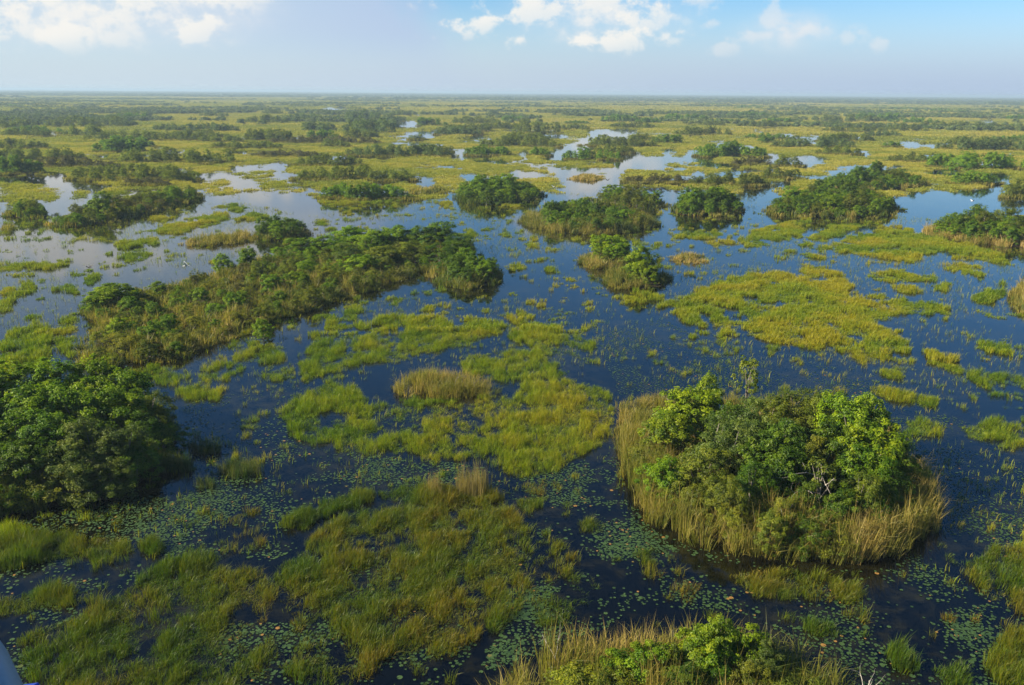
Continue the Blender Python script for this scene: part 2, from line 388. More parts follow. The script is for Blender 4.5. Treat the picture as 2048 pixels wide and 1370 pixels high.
def coll(name, meshes):
    c = bpy.data.collections.new(name)
    for i, me in enumerate(meshes):
        o = bpy.data.objects.new("%s_%02d" % (name, i), me); c.objects.link(o)
    return c
K_NEAR = coll("grass_tuft", [tuft_mesh("grass_tuft", 10 + i, 20, 0.20, 0.34, 0.014, 0.40, M_GRASS) for i in range(5)])
K_RUSH = coll("rush_tuft", [tuft_mesh("rush_tuft", 15 + i, 22, 0.20, 0.36, 0.014, 0.40, M_RUSH_DIM) for i in range(5)])
K_MID = coll("grass_clump", [tuft_mesh("grass_clump", 20 + i, 34, 0.36, 0.38, 0.032, 0.42, M_GRASS) for i in range(5)])
K_FAR = coll("grass_patch", [tuft_mesh("grass_patch", 30 + i, 60, 1.05, 0.38, 0.09, 0.4, M_SAW) for i in range(4)])
K_VFAR = coll("grass_sward", [tuft_mesh("grass_sward", 40 + i, 80, 2.6, 0.50, 0.26, 0.4, M_SAW) for i in range(4)])
K_XFAR = coll("grass_meadow", [tuft_mesh("grass_meadow", 50 + i, 110, 8.0, 0.65, 0.9, 0.4, M_SAW) for i in range(4)])
K_STEM = coll("water_stem", [tuft_mesh("water_stem", 60 + i, 7, 0.28, 0.42, 0.020, 0.35, M_GRASS) for i in range(4)])
K_REED = coll("reed_tuft", [tuft_mesh("reed_tuft", 70 + i, 32, 0.30, 1.70, 0.024, 0.26, M_REED, 0.45, (0.05, -0.02), 0.6) for i in range(5)])
K_REEDM = coll("reed_clump", [tuft_mesh("reed_clump", 80 + i, 44, 0.48, 1.6, 0.05, 0.24, M_REED, 0.42, (0.05, -0.02), 0.5) for i in range(4)])
K_REEDF = coll("reed_bank", [tuft_mesh("reed_bank", 90 + i, 60, 1.2, 1.5, 0.14, 0.22, M_REED, 0.3, (0.05, 0), 0.5) for i in range(4)])
K_BUSH = coll("far_bush", FARB)
def pad_mesh(name, notch=0.5, seg=13, r=0.5):
    v = [(0, 0, 0.012)]
    for i in range(seg + 1):
        a = notch / 2 + (2 * math.pi - notch) * i / seg
        v.append((r * math.cos(a), r * math.sin(a), 0.012 + 0.012 * math.sin(3 * a)))
    return mesh_np(name, v, [[0, i + 1, i + 2] for i in range(seg)], M_PAD)
PAD = pad_mesh("lily_pad")
K_PAD = coll("pad", [PAD, pad_mesh("lily_pad_b", 0.25, 11, 0.46)])

GN = {}
def gn_group(c):
    if c.name in GN: return GN[c.name]
    g = bpy.data.node_groups.new("scatter_" + c.name, 'GeometryNodeTree')
    g.interface.new_socket("Geometry", in_out='INPUT', socket_type='NodeSocketGeometry')
    g.interface.new_socket("Geometry", in_out='OUTPUT', socket_type='NodeSocketGeometry')
    N = g.nodes.new; Lk = g.links.new
    gi = N('NodeGroupInput'); go = N('NodeGroupOutput'); ip = N('GeometryNodeInstanceOnPoints'); ci = N('GeometryNodeCollectionInfo')
    ci.inputs['Collection'].default_value = c; ci.inputs['Separate Children'].default_value = True; ci.inputs['Reset Children'].default_value = True
    def na(n, typ):
        x = N('GeometryNodeInputNamedAttribute'); x.data_type = typ; x.inputs['Name'].default_value = n
        return [s for s in x.outputs if s.enabled and s.name == 'Attribute'][0]
    er = N('FunctionNodeEulerToRotation')
    Lk(na('rot', 'FLOAT_VECTOR'), er.inputs[0]); Lk(er.outputs[0], ip.inputs['Rotation'])
    Lk(na('scl', 'FLOAT_VECTOR'), ip.inputs['Scale']); Lk(na('idx', 'INT'), ip.inputs['Instance Index'])
    ip.inputs['Pick Instance'].default_value = True
    Lk(ci.outputs[0], ip.inputs['Instance']); Lk(gi.outputs[0], ip.inputs['Points']); Lk(ip.outputs[0], go.inputs[0])
    GN[c.name] = g; return g
def scatter(name, c, xyz, scl, tint, label, cat, tilt=0.06, seed=1):
    n = len(xyz)
    if n == 0: return None
    r = np.random.default_rng(seed + n)
    me = bpy.data.meshes.new(name); me.vertices.add(n)
    me.vertices.foreach_set('co', np.asarray(xyz, np.float32).ravel())
    rot = np.stack([r.normal(size=n) * tilt, r.normal(size=n) * tilt, r.uniform(-0.9, 0.9, n)], 1) if tilt < 0.2 else np.stack([np.zeros(n), np.zeros(n), r.uniform(0, 6.28, n)], 1)
    s = np.asarray(scl, np.float32)
    if s.ndim == 1: s = np.stack([s, s, s], 1)
    for nm, typ, key, arr in (('rot', 'FLOAT_VECTOR', 'vector', rot), ('scl', 'FLOAT_VECTOR', 'vector', s)):
        a = me.attributes.new(nm, typ, 'POINT'); a.data.foreach_set(key, arr.astype(np.float32).ravel())
    a = me.attributes.new('idx', 'INT', 'POINT'); a.data.foreach_set('value', r.integers(0, len(c.objects), n).astype(np.int32))
    a = me.attributes.new('tint', 'FLOAT', 'POINT'); a.data.foreach_set('value', np.broadcast_to(np.asarray(tint, np.float32), (n,)).copy())
    o = ob(name, me); m = o.modifiers.new("scatter", 'NODES'); m.node_group = gn_group(c)
    return tag(o, label, cat, kind='stuff')

# ================================================================== SETTING
S = 15000.0
wme = mesh_np("water", [(-S, -600, 0), (S, -600, 0), (S, S, 0), (-S, S, 0)], [[0, 1, 2, 3]], M_WATER)
tag(ob("water", wme), "dark blue marsh water lying flat to the horizon", "water", kind='structure')

# ------------------------------------------------------------------ the map of islands (outlines on the water, read off the photograph)
# name: outline, descriptor, tree height range, spacing factor, palette weights, reed width, reed height, reed tint, reed side bias
GREEN = (0.118, 0.205, 0.004); DEEP = (0.076, 0.142, 0.005); OLIVE = (0.130, 0.162, 0.011); GREY = (0.110, 0.155, 0.024)
YELLOW = (0.175, 0.195, 0.010); BROWN = (0.112, 0.104, 0.024); LIME = (0.145, 0.225, 0.004)
CNAME = {GREEN: 'bright green', DEEP: 'deep green', OLIVE: 'olive green', GREY: 'grey green', YELLOW: 'yellowish green', BROWN: 'brownish green', LIME: 'lime green'}
ISL = {
 'ring': dict(p=[(1230, 905), (1238, 850), (1236, 812), (1290, 800), (1400, 800), (1600, 815), (1760, 850), (1850, 940), (1885, 1030), (1860, 1085), (1740, 1135), (1640, 1130), (1470, 1110), (1390, 1096), (1290, 1045), (1250, 965)],
              d='the reed-ringed round island', rw=3.0, rh=1.05, rt=0.6),
 'left': dict(p=[(-330, 900), (-200, 850), (60, 815), (230, 800), (310, 806), (352, 850), (352, 890), (305, 940), (240, 985), (130, 1010), (0, 1040), (-300, 1090)],
              d='the dark island at the left edge', h=(3.6, 5.0), sp=0.72, pal=[(DEEP, 3), (GREEN, 5), (LIME, 1), (OLIVE, 1)], rw=1.3, rh=0.9, rt=0.22),
 'front': dict(p=[(930, 1490), (990, 1395), (1090, 1330), (1280, 1285), (1450, 1288), (1600, 1335), (1705, 1400), (1750, 1520), (1500, 1640), (1200, 1640)],
              d='the bush island at the bottom edge', rw=3.6, rh=1.08, rt=0.5),
 'long': dict(p=[(165, 628), (172, 598), (260, 592), (350, 575), (420, 552), (480, 532), (560, 512), (640, 494), (760, 486), (900, 482), (955, 496), (940, 518), (860, 543), (800, 563), (720, 592), (620, 622), (530, 652), (440, 692), (350, 722), (230, 742), (150, 736), (152, 692), (195, 655)],
              d='the long shrubby island', h=(1.5, 2.5), sp=1.62, pal=[(BROWN, 2), (OLIVE, 5), (GREEN, 3), (YELLOW, 3)], rw=1.6, rh=0.72, rt=0.35),
 'islet': dict(p=[(853, 552), (872, 540), (940, 536), (1000, 543), (1016, 553), (990, 572), (930, 582), (880, 572)], d='the islet beside the long island', h=(2.6, 3.8), sp=0.85, pal=[(GREEN, 2), (DEEP, 3)], rw=2.4, rh=0.85, rt=0.3),
 'twinb': dict(p=[(1156, 522), (1180, 508), (1230, 503), (1268, 508), (1262, 531), (1200, 541), (1165, 534)], d='the back one of the twin islets', rw=2.0, rh=0.8, rt=0.42),
 'twinf': dict(p=[(1203, 557), (1230, 548), (1300, 543), (1347, 556), (1330, 574), (1280, 581), (1220, 577)], d='the front one of the twin islets', rw=2.4, rh=0.9, rt=0.38),
 'dome': dict(p=[(908, 391), (930, 383), (1000, 378), (1060, 381), (1088, 389), (1072, 402), (1020, 411), (960, 409), (920, 403)], d='the domed bright island in mid channel', h=(3.4, 5.0), sp=0.95, pal=[(GREEN, 4), (DEEP, 3), (LIME, 1)], rw=2.0, rh=0.95, rt=0.08),
 'reedy': dict(p=[(1036, 442), (1060, 427), (1130, 418), (1250, 422), (1300, 440), (1328, 450), (1290, 462), (1200, 471), (1110, 467), (1060, 456)], d='the broad island with pale reed skirts', h=(2.4, 3.8), sp=1.0, pal=[(GREEN, 3), (OLIVE, 3), (DEEP, 3)], rw=3.2, rh=0.9, rt=0.22),
 'behind': dict(p=[(1190, 398), (1230, 390), (1290, 396), (1337, 411), (1300, 419), (1220, 413)], d='the small island behind the broad reedy one', h=(2.8, 4.2), sp=1.1, pal=[(GREEN, 2), (OLIVE, 3)], rw=2.2, rh=0.8, rt=0.35),
 'knob': dict(p=[(1338, 422), (1370, 408), (1440, 402), (1482, 416), (1498, 426), (1450, 433), (1380, 433), (1350, 429)], d='the round bright island right of mid channel', h=(3.2, 4.9), sp=0.9, pal=[(GREEN, 4), (DEEP, 3), (LIME, 1)], rw=2.0, rh=0.9, rt=0.25),
 'wide': dict(p=[(1532, 422), (1560, 408), (1620, 398), (1700, 396), (1760, 406), (1803, 421), (1780, 433), (1700, 441), (1620, 437), (1550, 433)], d='the wide green island on the right', h=(3.0, 4.8), sp=1.05, pal=[(GREEN, 4), (DEEP, 2), (OLIVE, 2)], rw=2.2, rh=0.9, rt=0.25),
 'wideb': dict(p=[(1600, 392), (1640, 372), (1700, 358), (1780, 356), (1840, 364), (1858, 374), (1800, 380), (1720, 388)], d='the grove behind the wide green island', h=(3.4, 4.8), sp=1.2, pal=[(GREEN, 3), (OLIVE, 4), (DEEP, 2)], rw=2.5, rh=0.8, rt=0.35),
 'tan': dict(p=[(1836, 466), (1880, 456), (1960, 452), (2060, 456), (2120, 480), (2050, 499), (1960, 489), (1880, 479)], d='the tan-fringed island at the right edge', h=(2.8, 4.8), sp=1.05, pal=[(DEEP, 4), (GREEN, 2), (OLIVE, 2)], rw=2.2, rh=0.85, rt=0.68),
 'mound': dict(p=[(500, 474), (530, 461), (590, 458), (628, 467), (600, 479), (530, 483)], d='the dark mound near the long island', h=(2.6, 3.6), sp=0.9, pal=[(DEEP, 4), (GREEN, 2)], rw=1.8, rh=0.8, rt=0.3),
 'stripe': dict(p=[(93, 452), (150, 432), (250, 407), (330, 394), (400, 390), (417, 396), (360, 413), (280, 431), (200, 451), (120, 457)], d='the low striped island on the left', h=(2.4, 3.6), sp=1.2, pal=[(OLIVE, 4), (GREEN, 3), (BROWN, 2)], rw=2.2, rh=0.75, rt=0.35),
 'stump': dict(p=[(8, 433), (40, 422), (90, 426), (107, 433), (60, 440)], d='the small mound by the left edge', h=(2.6, 3.8), sp=0.9, pal=[(OLIVE, 3), (GREEN, 2)], rw=1.6, rh=0.8, rt=0.35),
}
WP = {k: ground([a for a, b in v['p']], [b for a, b in v['p']]) for k, v in ISL.items()}

# reed beds without trees
REEDBED = {
 'reed_strip': ([(355, 490), (400, 477), (500, 470), (520, 481), (420, 495)], 'low reed strip running up to the dark mound', 0.62, 0.5),
 'reed_hump': ([(1138, 356), (1168, 350), (1212, 354), (1180, 361)], 'round tan reed hump on the pale far shallows', 0.75, 0.75),
 'reed_edge': ([(2018, 590), (2035, 570), (2090, 575), (2130, 620), (2050, 634), (2022, 615)], 'tall tan reed bank cut by the right edge', 1.0, 0.62),
 'reed_bank_left': ([(812, 383), (850, 376), (892, 378), (885, 386), (830, 388)], 'low olive reed bank left of the domed island', 0.7, 0.45),
 'reed_low': ([(1335, 515), (1370, 508), (1415, 514), (1410, 527), (1350, 528)], 'dark brown reed patch right of the twin islets', 0.5, 0.6),
 'reed_stub': ([(0, 456), (20, 452), (38, 458), (20, 466), (0, 466)], 'brown reed stub at the left edge', 0.7, 0.4),
 'hummock': ([(782, 786), (800, 762), (850, 752), (920, 757), (985, 772), (1010, 785), (960, 796), (860, 800), (800, 797)], 'brown grass hummock in the middle of the green mats', 0.62, 0.55),
}

def peat(name, poly, label):
    c = poly.mean(0); n = len(poly)
    v = [(c[0] + (x - c[0]) * .9, c[1] + (y - c[1]) * .9, -0.05) for x, y in poly] + [(c[0] + (x - c[0]) * .78, c[1] + (y - c[1]) * .78, 0.12) for x, y in poly] + [(c[0], c[1], 0.2)]
    f = [[i, (i + 1) % n, n + (i + 1) % n, n + i] for i in range(n)] + [[n + i, n + (i + 1) % n, 2 * n] for i in range(n)]
    tag(ob(name, mesh_np(name, v, f, M_PEAT)), label, "ground", kind='structure')
for k, v in ISL.items(): peat("island_ground", WP[k], "dark peat ground of " + v['d'])

def fill(poly, step, r):
    lo = poly.min(0); hi = poly.max(0)
    gx, gy = np.meshgrid(np.arange(lo[0], hi[0] + step, step), np.arange(lo[1], hi[1] + step, step))
    p = np.stack([gx.ravel(), gy.ravel()], 1) + r.uniform(-.5, .5, (gx.size, 2)) * step
    return p[inpoly(p[:, 0], p[:, 1], poly)]

# ------------------------------------------------------------------ reeds round the islands
def reeds(name, poly, rw, rh, rt_, label, inner=0.25, seed=0):
    r = np.random.default_rng(900 + seed); dist = np.linalg.norm(poly.mean(0))
    K, step, z = (K_REED, 0.36, 1.0) if dist < 75 else (K_REEDM, 0.62, 1.0) if dist < 170 else (K_REEDF, 1.3, 1.0)
    p = fill(poly, step, r); d = edge_dist(p, poly)
    wob = rw * (0.55 + 0.9 * fbm(p[:, 0] * .25, p[:, 1] * .25, 5 + seed))
    q = p - poly.mean(0); ang = q[:, 0] * .35 + q[:, 1]; back = np.clip(ang / (np.abs(ang).max() + 1e-6) * 2.2, 0, 1) if seed in (0, 1) else np.zeros(len(p))
    wob = wob * (1 - .5 * back); gap = np.clip(fbm(p[:, 0] * .9, p[:, 1] * .9, 60 + seed) * 2.6 - .55, .15, 1)
    keep = r.uniform(0, 1, len(p)) < gap * np.where(d < wob, 0.80 * np.clip(.35 + d / .8, 0, 1), inner)
    p = p[keep]; d = d[keep]; back = back[keep]
    hh = rh * (0.30 + 1.35 * fbm(p[:, 0] * .55, p[:, 1] * .55, 31 + seed)) * r.uniform(.8, 1.25, len(p)) * np.clip((0.55 + d / 1.2) if dist < 75 else (0.42 + d / 2.2), 0, 1) * (1 - .45 * back)
    tn = rt_ + (fbm(p[:, 0] * .4, p[:, 1] * .4, 77 + seed) - .5) * 1.3
    s = r.uniform(.85, 1.2, len(p))
    scatter(name, K, np.column_stack([p, np.zeros(len(p))]), np.stack([s, s, hh], 1), tn, label, "sawgrass", 0.13, seed)
for i, (k, v) in enumerate(ISL.items()):
    reeds("sawgrass", WP[k], v['rw'], v['rh'], v['rt'], "sawgrass fringing " + v['d'], {'long': 0.5, 'front': .75, 'ring': .2, 'left': .2}.get(k, .45), i)
for i, (k, (p, lab, rh, tn)) in enumerate(REEDBED.items()):
    reeds("sawgrass", ground([a for a, b in p], [b for a, b in p]), 9, rh, tn, lab, 0.9, 40 + i)

# ------------------------------------------------------------------ trees
ORD = "first second third fourth fifth sixth seventh eighth ninth tenth eleventh twelfth thirteenth fourteenth fifteenth sixteenth seventeenth eighteenth nineteenth twentieth twenty-first twenty-second twenty-third twenty-fourth twenty-fifth twenty-sixth".split()
TREES = []     # (island, x, y, height, kind, colour, width factor)
def add_tree(isl, x, y, h, kind, col, wf=1.0): TREES.append([isl, x, y, h, kind, col, wf])
def at_crown(isl, px, py, rpx, col, kind, h):
    """px, py: where the middle of the crown shows; its height above the ground is about 0.62 h"""
    x, y = G(px, py, 0.62 * h); slant = math.sqrt(x * x + y * y + (CAM_H - .6 * h) ** 2)
    r = rpx * slant / F * 1.12
    add_tree(isl, x, y, h, kind, col, r / 1.3 / (h / 3.0))
for a in [(1372, 822, 58, LIME, 'broad', 4.2), (1418, 800, 30, LIME, 'broad', 4.6), (1426, 888, 60, GREY, 'fine', 4.6), (1500, 850, 48, GREY, 'fine', 4.8), (1340, 866, 46, LIME, 'broad', 3.6),
          (1333, 948, 42, GREEN, 'broad', 2.8), (1409, 940, 55, OLIVE, 'fine', 3.8), (1446, 990, 42, OLIVE, 'fine', 3.2), (1588, 832, 52, OLIVE, 'fine', 4.0), (1640, 828, 42, OLIVE, 'fine', 4.0),
          (1522, 920, 52, DEEP, 'broad', 4.4), (1580, 890, 48, DEEP, 'broad', 4.4), (1624, 922, 32, YELLOW, 'fine', 4.2), (1693, 845, 46, LIME, 'broad', 4.8), (1740, 838, 40, LIME, 'broad', 4.8),
          (1722, 897, 55, LIME, 'broad', 4.5), (1712, 940, 46, GREEN, 'broad', 3.8), (1717, 988, 42, OLIVE, 'fine', 3.2), (1575, 1018, 36, YELLOW, 'fine', 2.4), (1502, 976, 46, DEEP, 'fine', 3.6),
          (1482, 1037, 26, YELLOW, 'low', 1.8), (1683, 1018, 38, DEEP, 'broad', 2.6), (1641, 1040, 22, GREEN, 'broad', 1.8), (1795, 925, 48, DEEP, 'fine', 3.4), (1782, 975, 42, DEEP, 'fine', 2.8),  # the rightmost crown's shade is put into its deep green
          (1380, 985, 28, OLIVE, 'low', 2.0), (1570, 955, 46, DEEP, 'broad', 3.8), (1650, 890, 46, DEEP, 'broad', 4.2), (1640, 970, 42, OLIVE, 'sparse', 3.6), (1460, 850, 40, DEEP, 'broad', 4.0),
          (1540, 830, 42, OLIVE, 'fine', 3.8), (1495, 772, 38, OLIVE, 'sparse', 5.0), (1310, 900, 34, OLIVE, 'low', 2.2), (1740, 1010, 34, DEEP, 'low', 2.0), (1610, 1000, 36, DEEP, 'fine', 2.8),
          (1535, 1052, 34, OLIVE, 'fine', 2.2), (1600, 1056, 30, DEEP, 'low', 1.8), (1668, 1062, 32, OLIVE, 'low', 1.8)]:
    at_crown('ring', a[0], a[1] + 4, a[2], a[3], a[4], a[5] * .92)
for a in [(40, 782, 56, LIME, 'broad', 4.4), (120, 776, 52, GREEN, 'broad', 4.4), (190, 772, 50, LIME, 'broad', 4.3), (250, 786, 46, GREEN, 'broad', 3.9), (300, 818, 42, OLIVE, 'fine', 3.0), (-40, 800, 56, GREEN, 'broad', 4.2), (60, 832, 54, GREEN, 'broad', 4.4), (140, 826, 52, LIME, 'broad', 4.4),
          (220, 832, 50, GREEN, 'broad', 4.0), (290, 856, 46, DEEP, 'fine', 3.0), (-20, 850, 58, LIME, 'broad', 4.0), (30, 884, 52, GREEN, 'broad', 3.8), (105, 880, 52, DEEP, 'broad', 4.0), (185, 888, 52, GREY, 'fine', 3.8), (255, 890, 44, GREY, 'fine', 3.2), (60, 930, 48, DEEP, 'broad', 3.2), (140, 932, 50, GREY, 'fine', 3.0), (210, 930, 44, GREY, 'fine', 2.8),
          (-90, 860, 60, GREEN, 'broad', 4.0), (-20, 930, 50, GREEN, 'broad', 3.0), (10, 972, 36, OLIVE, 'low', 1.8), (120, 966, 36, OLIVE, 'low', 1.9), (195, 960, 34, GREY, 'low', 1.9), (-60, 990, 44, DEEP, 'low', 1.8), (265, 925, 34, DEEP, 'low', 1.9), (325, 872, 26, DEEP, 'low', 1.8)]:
    at_crown('left', *a)  # sunlit island top put into crown colours: limes at back, deep and grey in front
for a in [(1400, 1306, 46, LIME, 'broad', 2.3), (1462, 1304, 46, LIME, 'broad', 2.3), (1434, 1286, 40, LIME, 'broad', 2.6), (1430, 1340, 44, GREEN, 'broad', 2.0), (1298, 1332, 46, GREEN, 'broad', 2.0), (1240, 1342, 44, GREEN, 'broad', 1.9), (1160, 1362, 42, YELLOW, 'low', 1.5), (1525, 1322, 42, GREY, 'fine', 2.1),
          (1500, 1362, 44, OLIVE, 'fine', 1.9), (1370, 1366, 46, DEEP, 'fine', 1.9), (1590, 1380, 50, OLIVE, 'low', 1.4), (1270, 1390, 50, OLIVE, 'low', 1.5), (1350, 1330, 36, OLIVE, 'broad', 1.9), (1200, 1380, 44, OLIVE, 'low', 1.5)]:
    at_crown('front', *a)
for a in [(232, 585, 38, LIME, 'broad', 2.6), (200, 602, 26, GREEN, 'broad', 2.0), (600, 492, 26, GREEN, 'broad', 2.6), (700, 470, 30, GREEN, 'broad', 3.2), (650, 490, 32, GREEN, 'broad', 2.8), (745, 478, 34, LIME, 'broad', 3.2),
          (800, 472, 34, GREEN, 'broad', 3.4), (850, 474, 32, DEEP, 'broad', 3.4), (882, 466, 28, GREEN, 'broad', 3.8), (915, 486, 30, DEEP, 'fine', 3.0), (830, 500, 34, OLIVE, 'fine', 2.8), (770, 510, 34, OLIVE, 'broad', 2.8),
          (720, 525, 32, LIME, 'broad', 2.6), (690, 505, 34, GREY, 'fine', 2.8), (880, 505, 32, DEEP, 'fine', 2.8), (495, 515, 18, GREEN, 'broad', 2.6), (445, 525, 16, GREEN, 'broad', 2.4), (600, 560, 22, LIME, 'broad', 2.2),
          (545, 565, 20, GREEN, 'broad', 2.2), (525, 655, 16, LIME, 'broad', 1.8), (300, 660, 20, GREEN, 'broad', 2.0), (255, 685, 22, YELLOW, 'low', 1.8), (235, 655, 20, LIME, 'broad', 1.9), (650, 545, 22, YELLOW, 'fine', 2.4)]:
    at_crown('long', *a)
for a in [(1222, 490, 32, LIME, 'broad', 3.3), (1236, 500, 22, GREEN, 'broad', 2.6), (1203, 505, 18, LIME, 'broad', 2.0)]: at_crown('twinb', *a)
for a in [(1280, 520, 30, LIME, 'broad', 3.9), (1291, 540, 25, LIME, 'broad', 2.6), (1272, 544, 17, GREEN, 'broad', 1.8)]: at_crown('twinf', *a)
for isl, v in ISL.items():
    if 'h' not in v: continue
    if isl == 'left': continue
    r = np.random.default_rng(sum(map(ord, isl))); poly = WP[isl]
    inset = {'reedy': 2.2, 'tan': 1.8, 'islet': 2.0}.get(isl, 1.1)
    cand = fill(poly, 0.5, r); d = edge_dist(cand, poly); cand = cand[d > inset]; d = edge_dist(cand, poly); r.shuffle(cand)
    d = edge_dist(cand, poly); mx = d.max() if len(d) else 1
    got = [(t[1], t[2]) for t in TREES if t[0] == isl]
    cols = [c for c, w in v['pal'] for _ in range(w)]
    for (x, y), dd in zip(cand, d):
        h = v['h'][1] * (0.34 + 0.66 * min(1, dd / (0.8 * mx)) ** 0.85) if isl != 'long' else v['h'][0] + (v['h'][1] - v['h'][0]) * min(1, (dd / mx) ** 0.8)
        h *= r.uniform(.62, 1.12) * (1.22 if r.uniform() < .12 else 1)
        gap = max(h, v['h'][0] * .7) * v['sp'] * 0.85
        if any((x - a) ** 2 + (y - b) ** 2 < gap * gap for a, b in got): continue
        if isl == 'reedy' and pix(np.array([[x, y]]))[0][0] < 1092: continue
        got.append((x, y)); col = cols[r.integers(len(cols))]
        kind = 'broad' if col in (GREEN, DEEP, LIME) and r.uniform() < .8 else ('low' if col == BROWN or r.uniform() < .25 else 'fine')
        if isl == 'long':
            ppx = pix(np.array([[x, y]]))[0][0]
            if ppx > 560 and r.uniform() < .6: col = OLIVE if r.uniform() < .5 else GREEN; kind = 'fine'; h *= 1.15
        add_tree(isl, float(x), float(y), float(h * (.75 if kind == 'low' else 1)), kind, col, float(r.uniform(.95, 1.25) * {'long': 1.15}.get(isl, 1.08)))

HMED = sorted(t[3] for t in TREES if t[4] != 'low')[int(len(TREES) * .335)]
def zone(tr, grp):
    xs = [t[1] / t[2] for t in grp]; ys = [t[2] for t in grp]
    fx = (tr[1] / tr[2] - min(xs)) / (max(xs) - min(xs) + 1e-6); fy = (tr[2] - min(ys)) / (max(ys) - min(ys) + 1e-6)
    a = 'left' if fx < .33 else 'middle' if fx < .67 else 'right'
    b = 'front' if fy < .4 else 'back'
    return b + ' ' + a
for isl in ISL:
    grp = [t for t in TREES if t[0] == isl]; cnt = {}
    grp.sort(key=lambda t: t[1] / t[2])
    for i, tr in enumerate(grp):
        _, x, y, h, kind, col, wf = tr
        r = np.random.default_rng(int(abs(x * 131 + y * 977)))
        shrub = kind == 'low' or h < HMED
        nm = 'shrub' if shrub else 'tree'
        z = zone(tr, grp); key = (z, nm, col, kind == 'sparse'); cnt[key] = cnt.get(key, 0) + 1; n = cnt[key]
        tot = sum(1 for t in grp if (zone(t, grp), 'shrub' if (t[4] == 'low' or t[3] < HMED) else 'tree', t[5], t[4] == 'sparse') == key)
        word = (ORD[n - 1] + ' ' if tot > 1 and n <= 26 else '') + CNAME[col] + (' thin-crowned' if kind == 'sparse' else '')
        lab = "%s %s%s, %s, %s" % (word, nm, ' from left' if tot > 1 else '', z, ISL[isl]['d'])
        k = int(r.integers(len(PROT[kind]))); cme, tme = PROT[kind][k]
        base = 1.9 if kind == 'low' else 3.0
        e = bpy.data.objects.new(nm, None); C.objects.link(e); e.location = (x, y, 0.05); e.rotation_euler = (0, 0, float(r.uniform(0, 6.28)))
        e.empty_display_size = 0.3
        s = h / base * 0.97; e.scale = (s * wf, s * wf, s)
        tag(e, lab, nm, 'trees and shrubs on ' + ISL[isl]['d'])
        c = ob('crown', cme, e); j = r.uniform(.85, 1.15)
        c.color = (col[0] * j * r.uniform(.92, 1.08), col[1] * j, col[2] * j, 1)
        ob('trunk', tme, e)
print("trees", len(TREES), {k: sum(t[0] == k for t in TREES) for k in ISL})

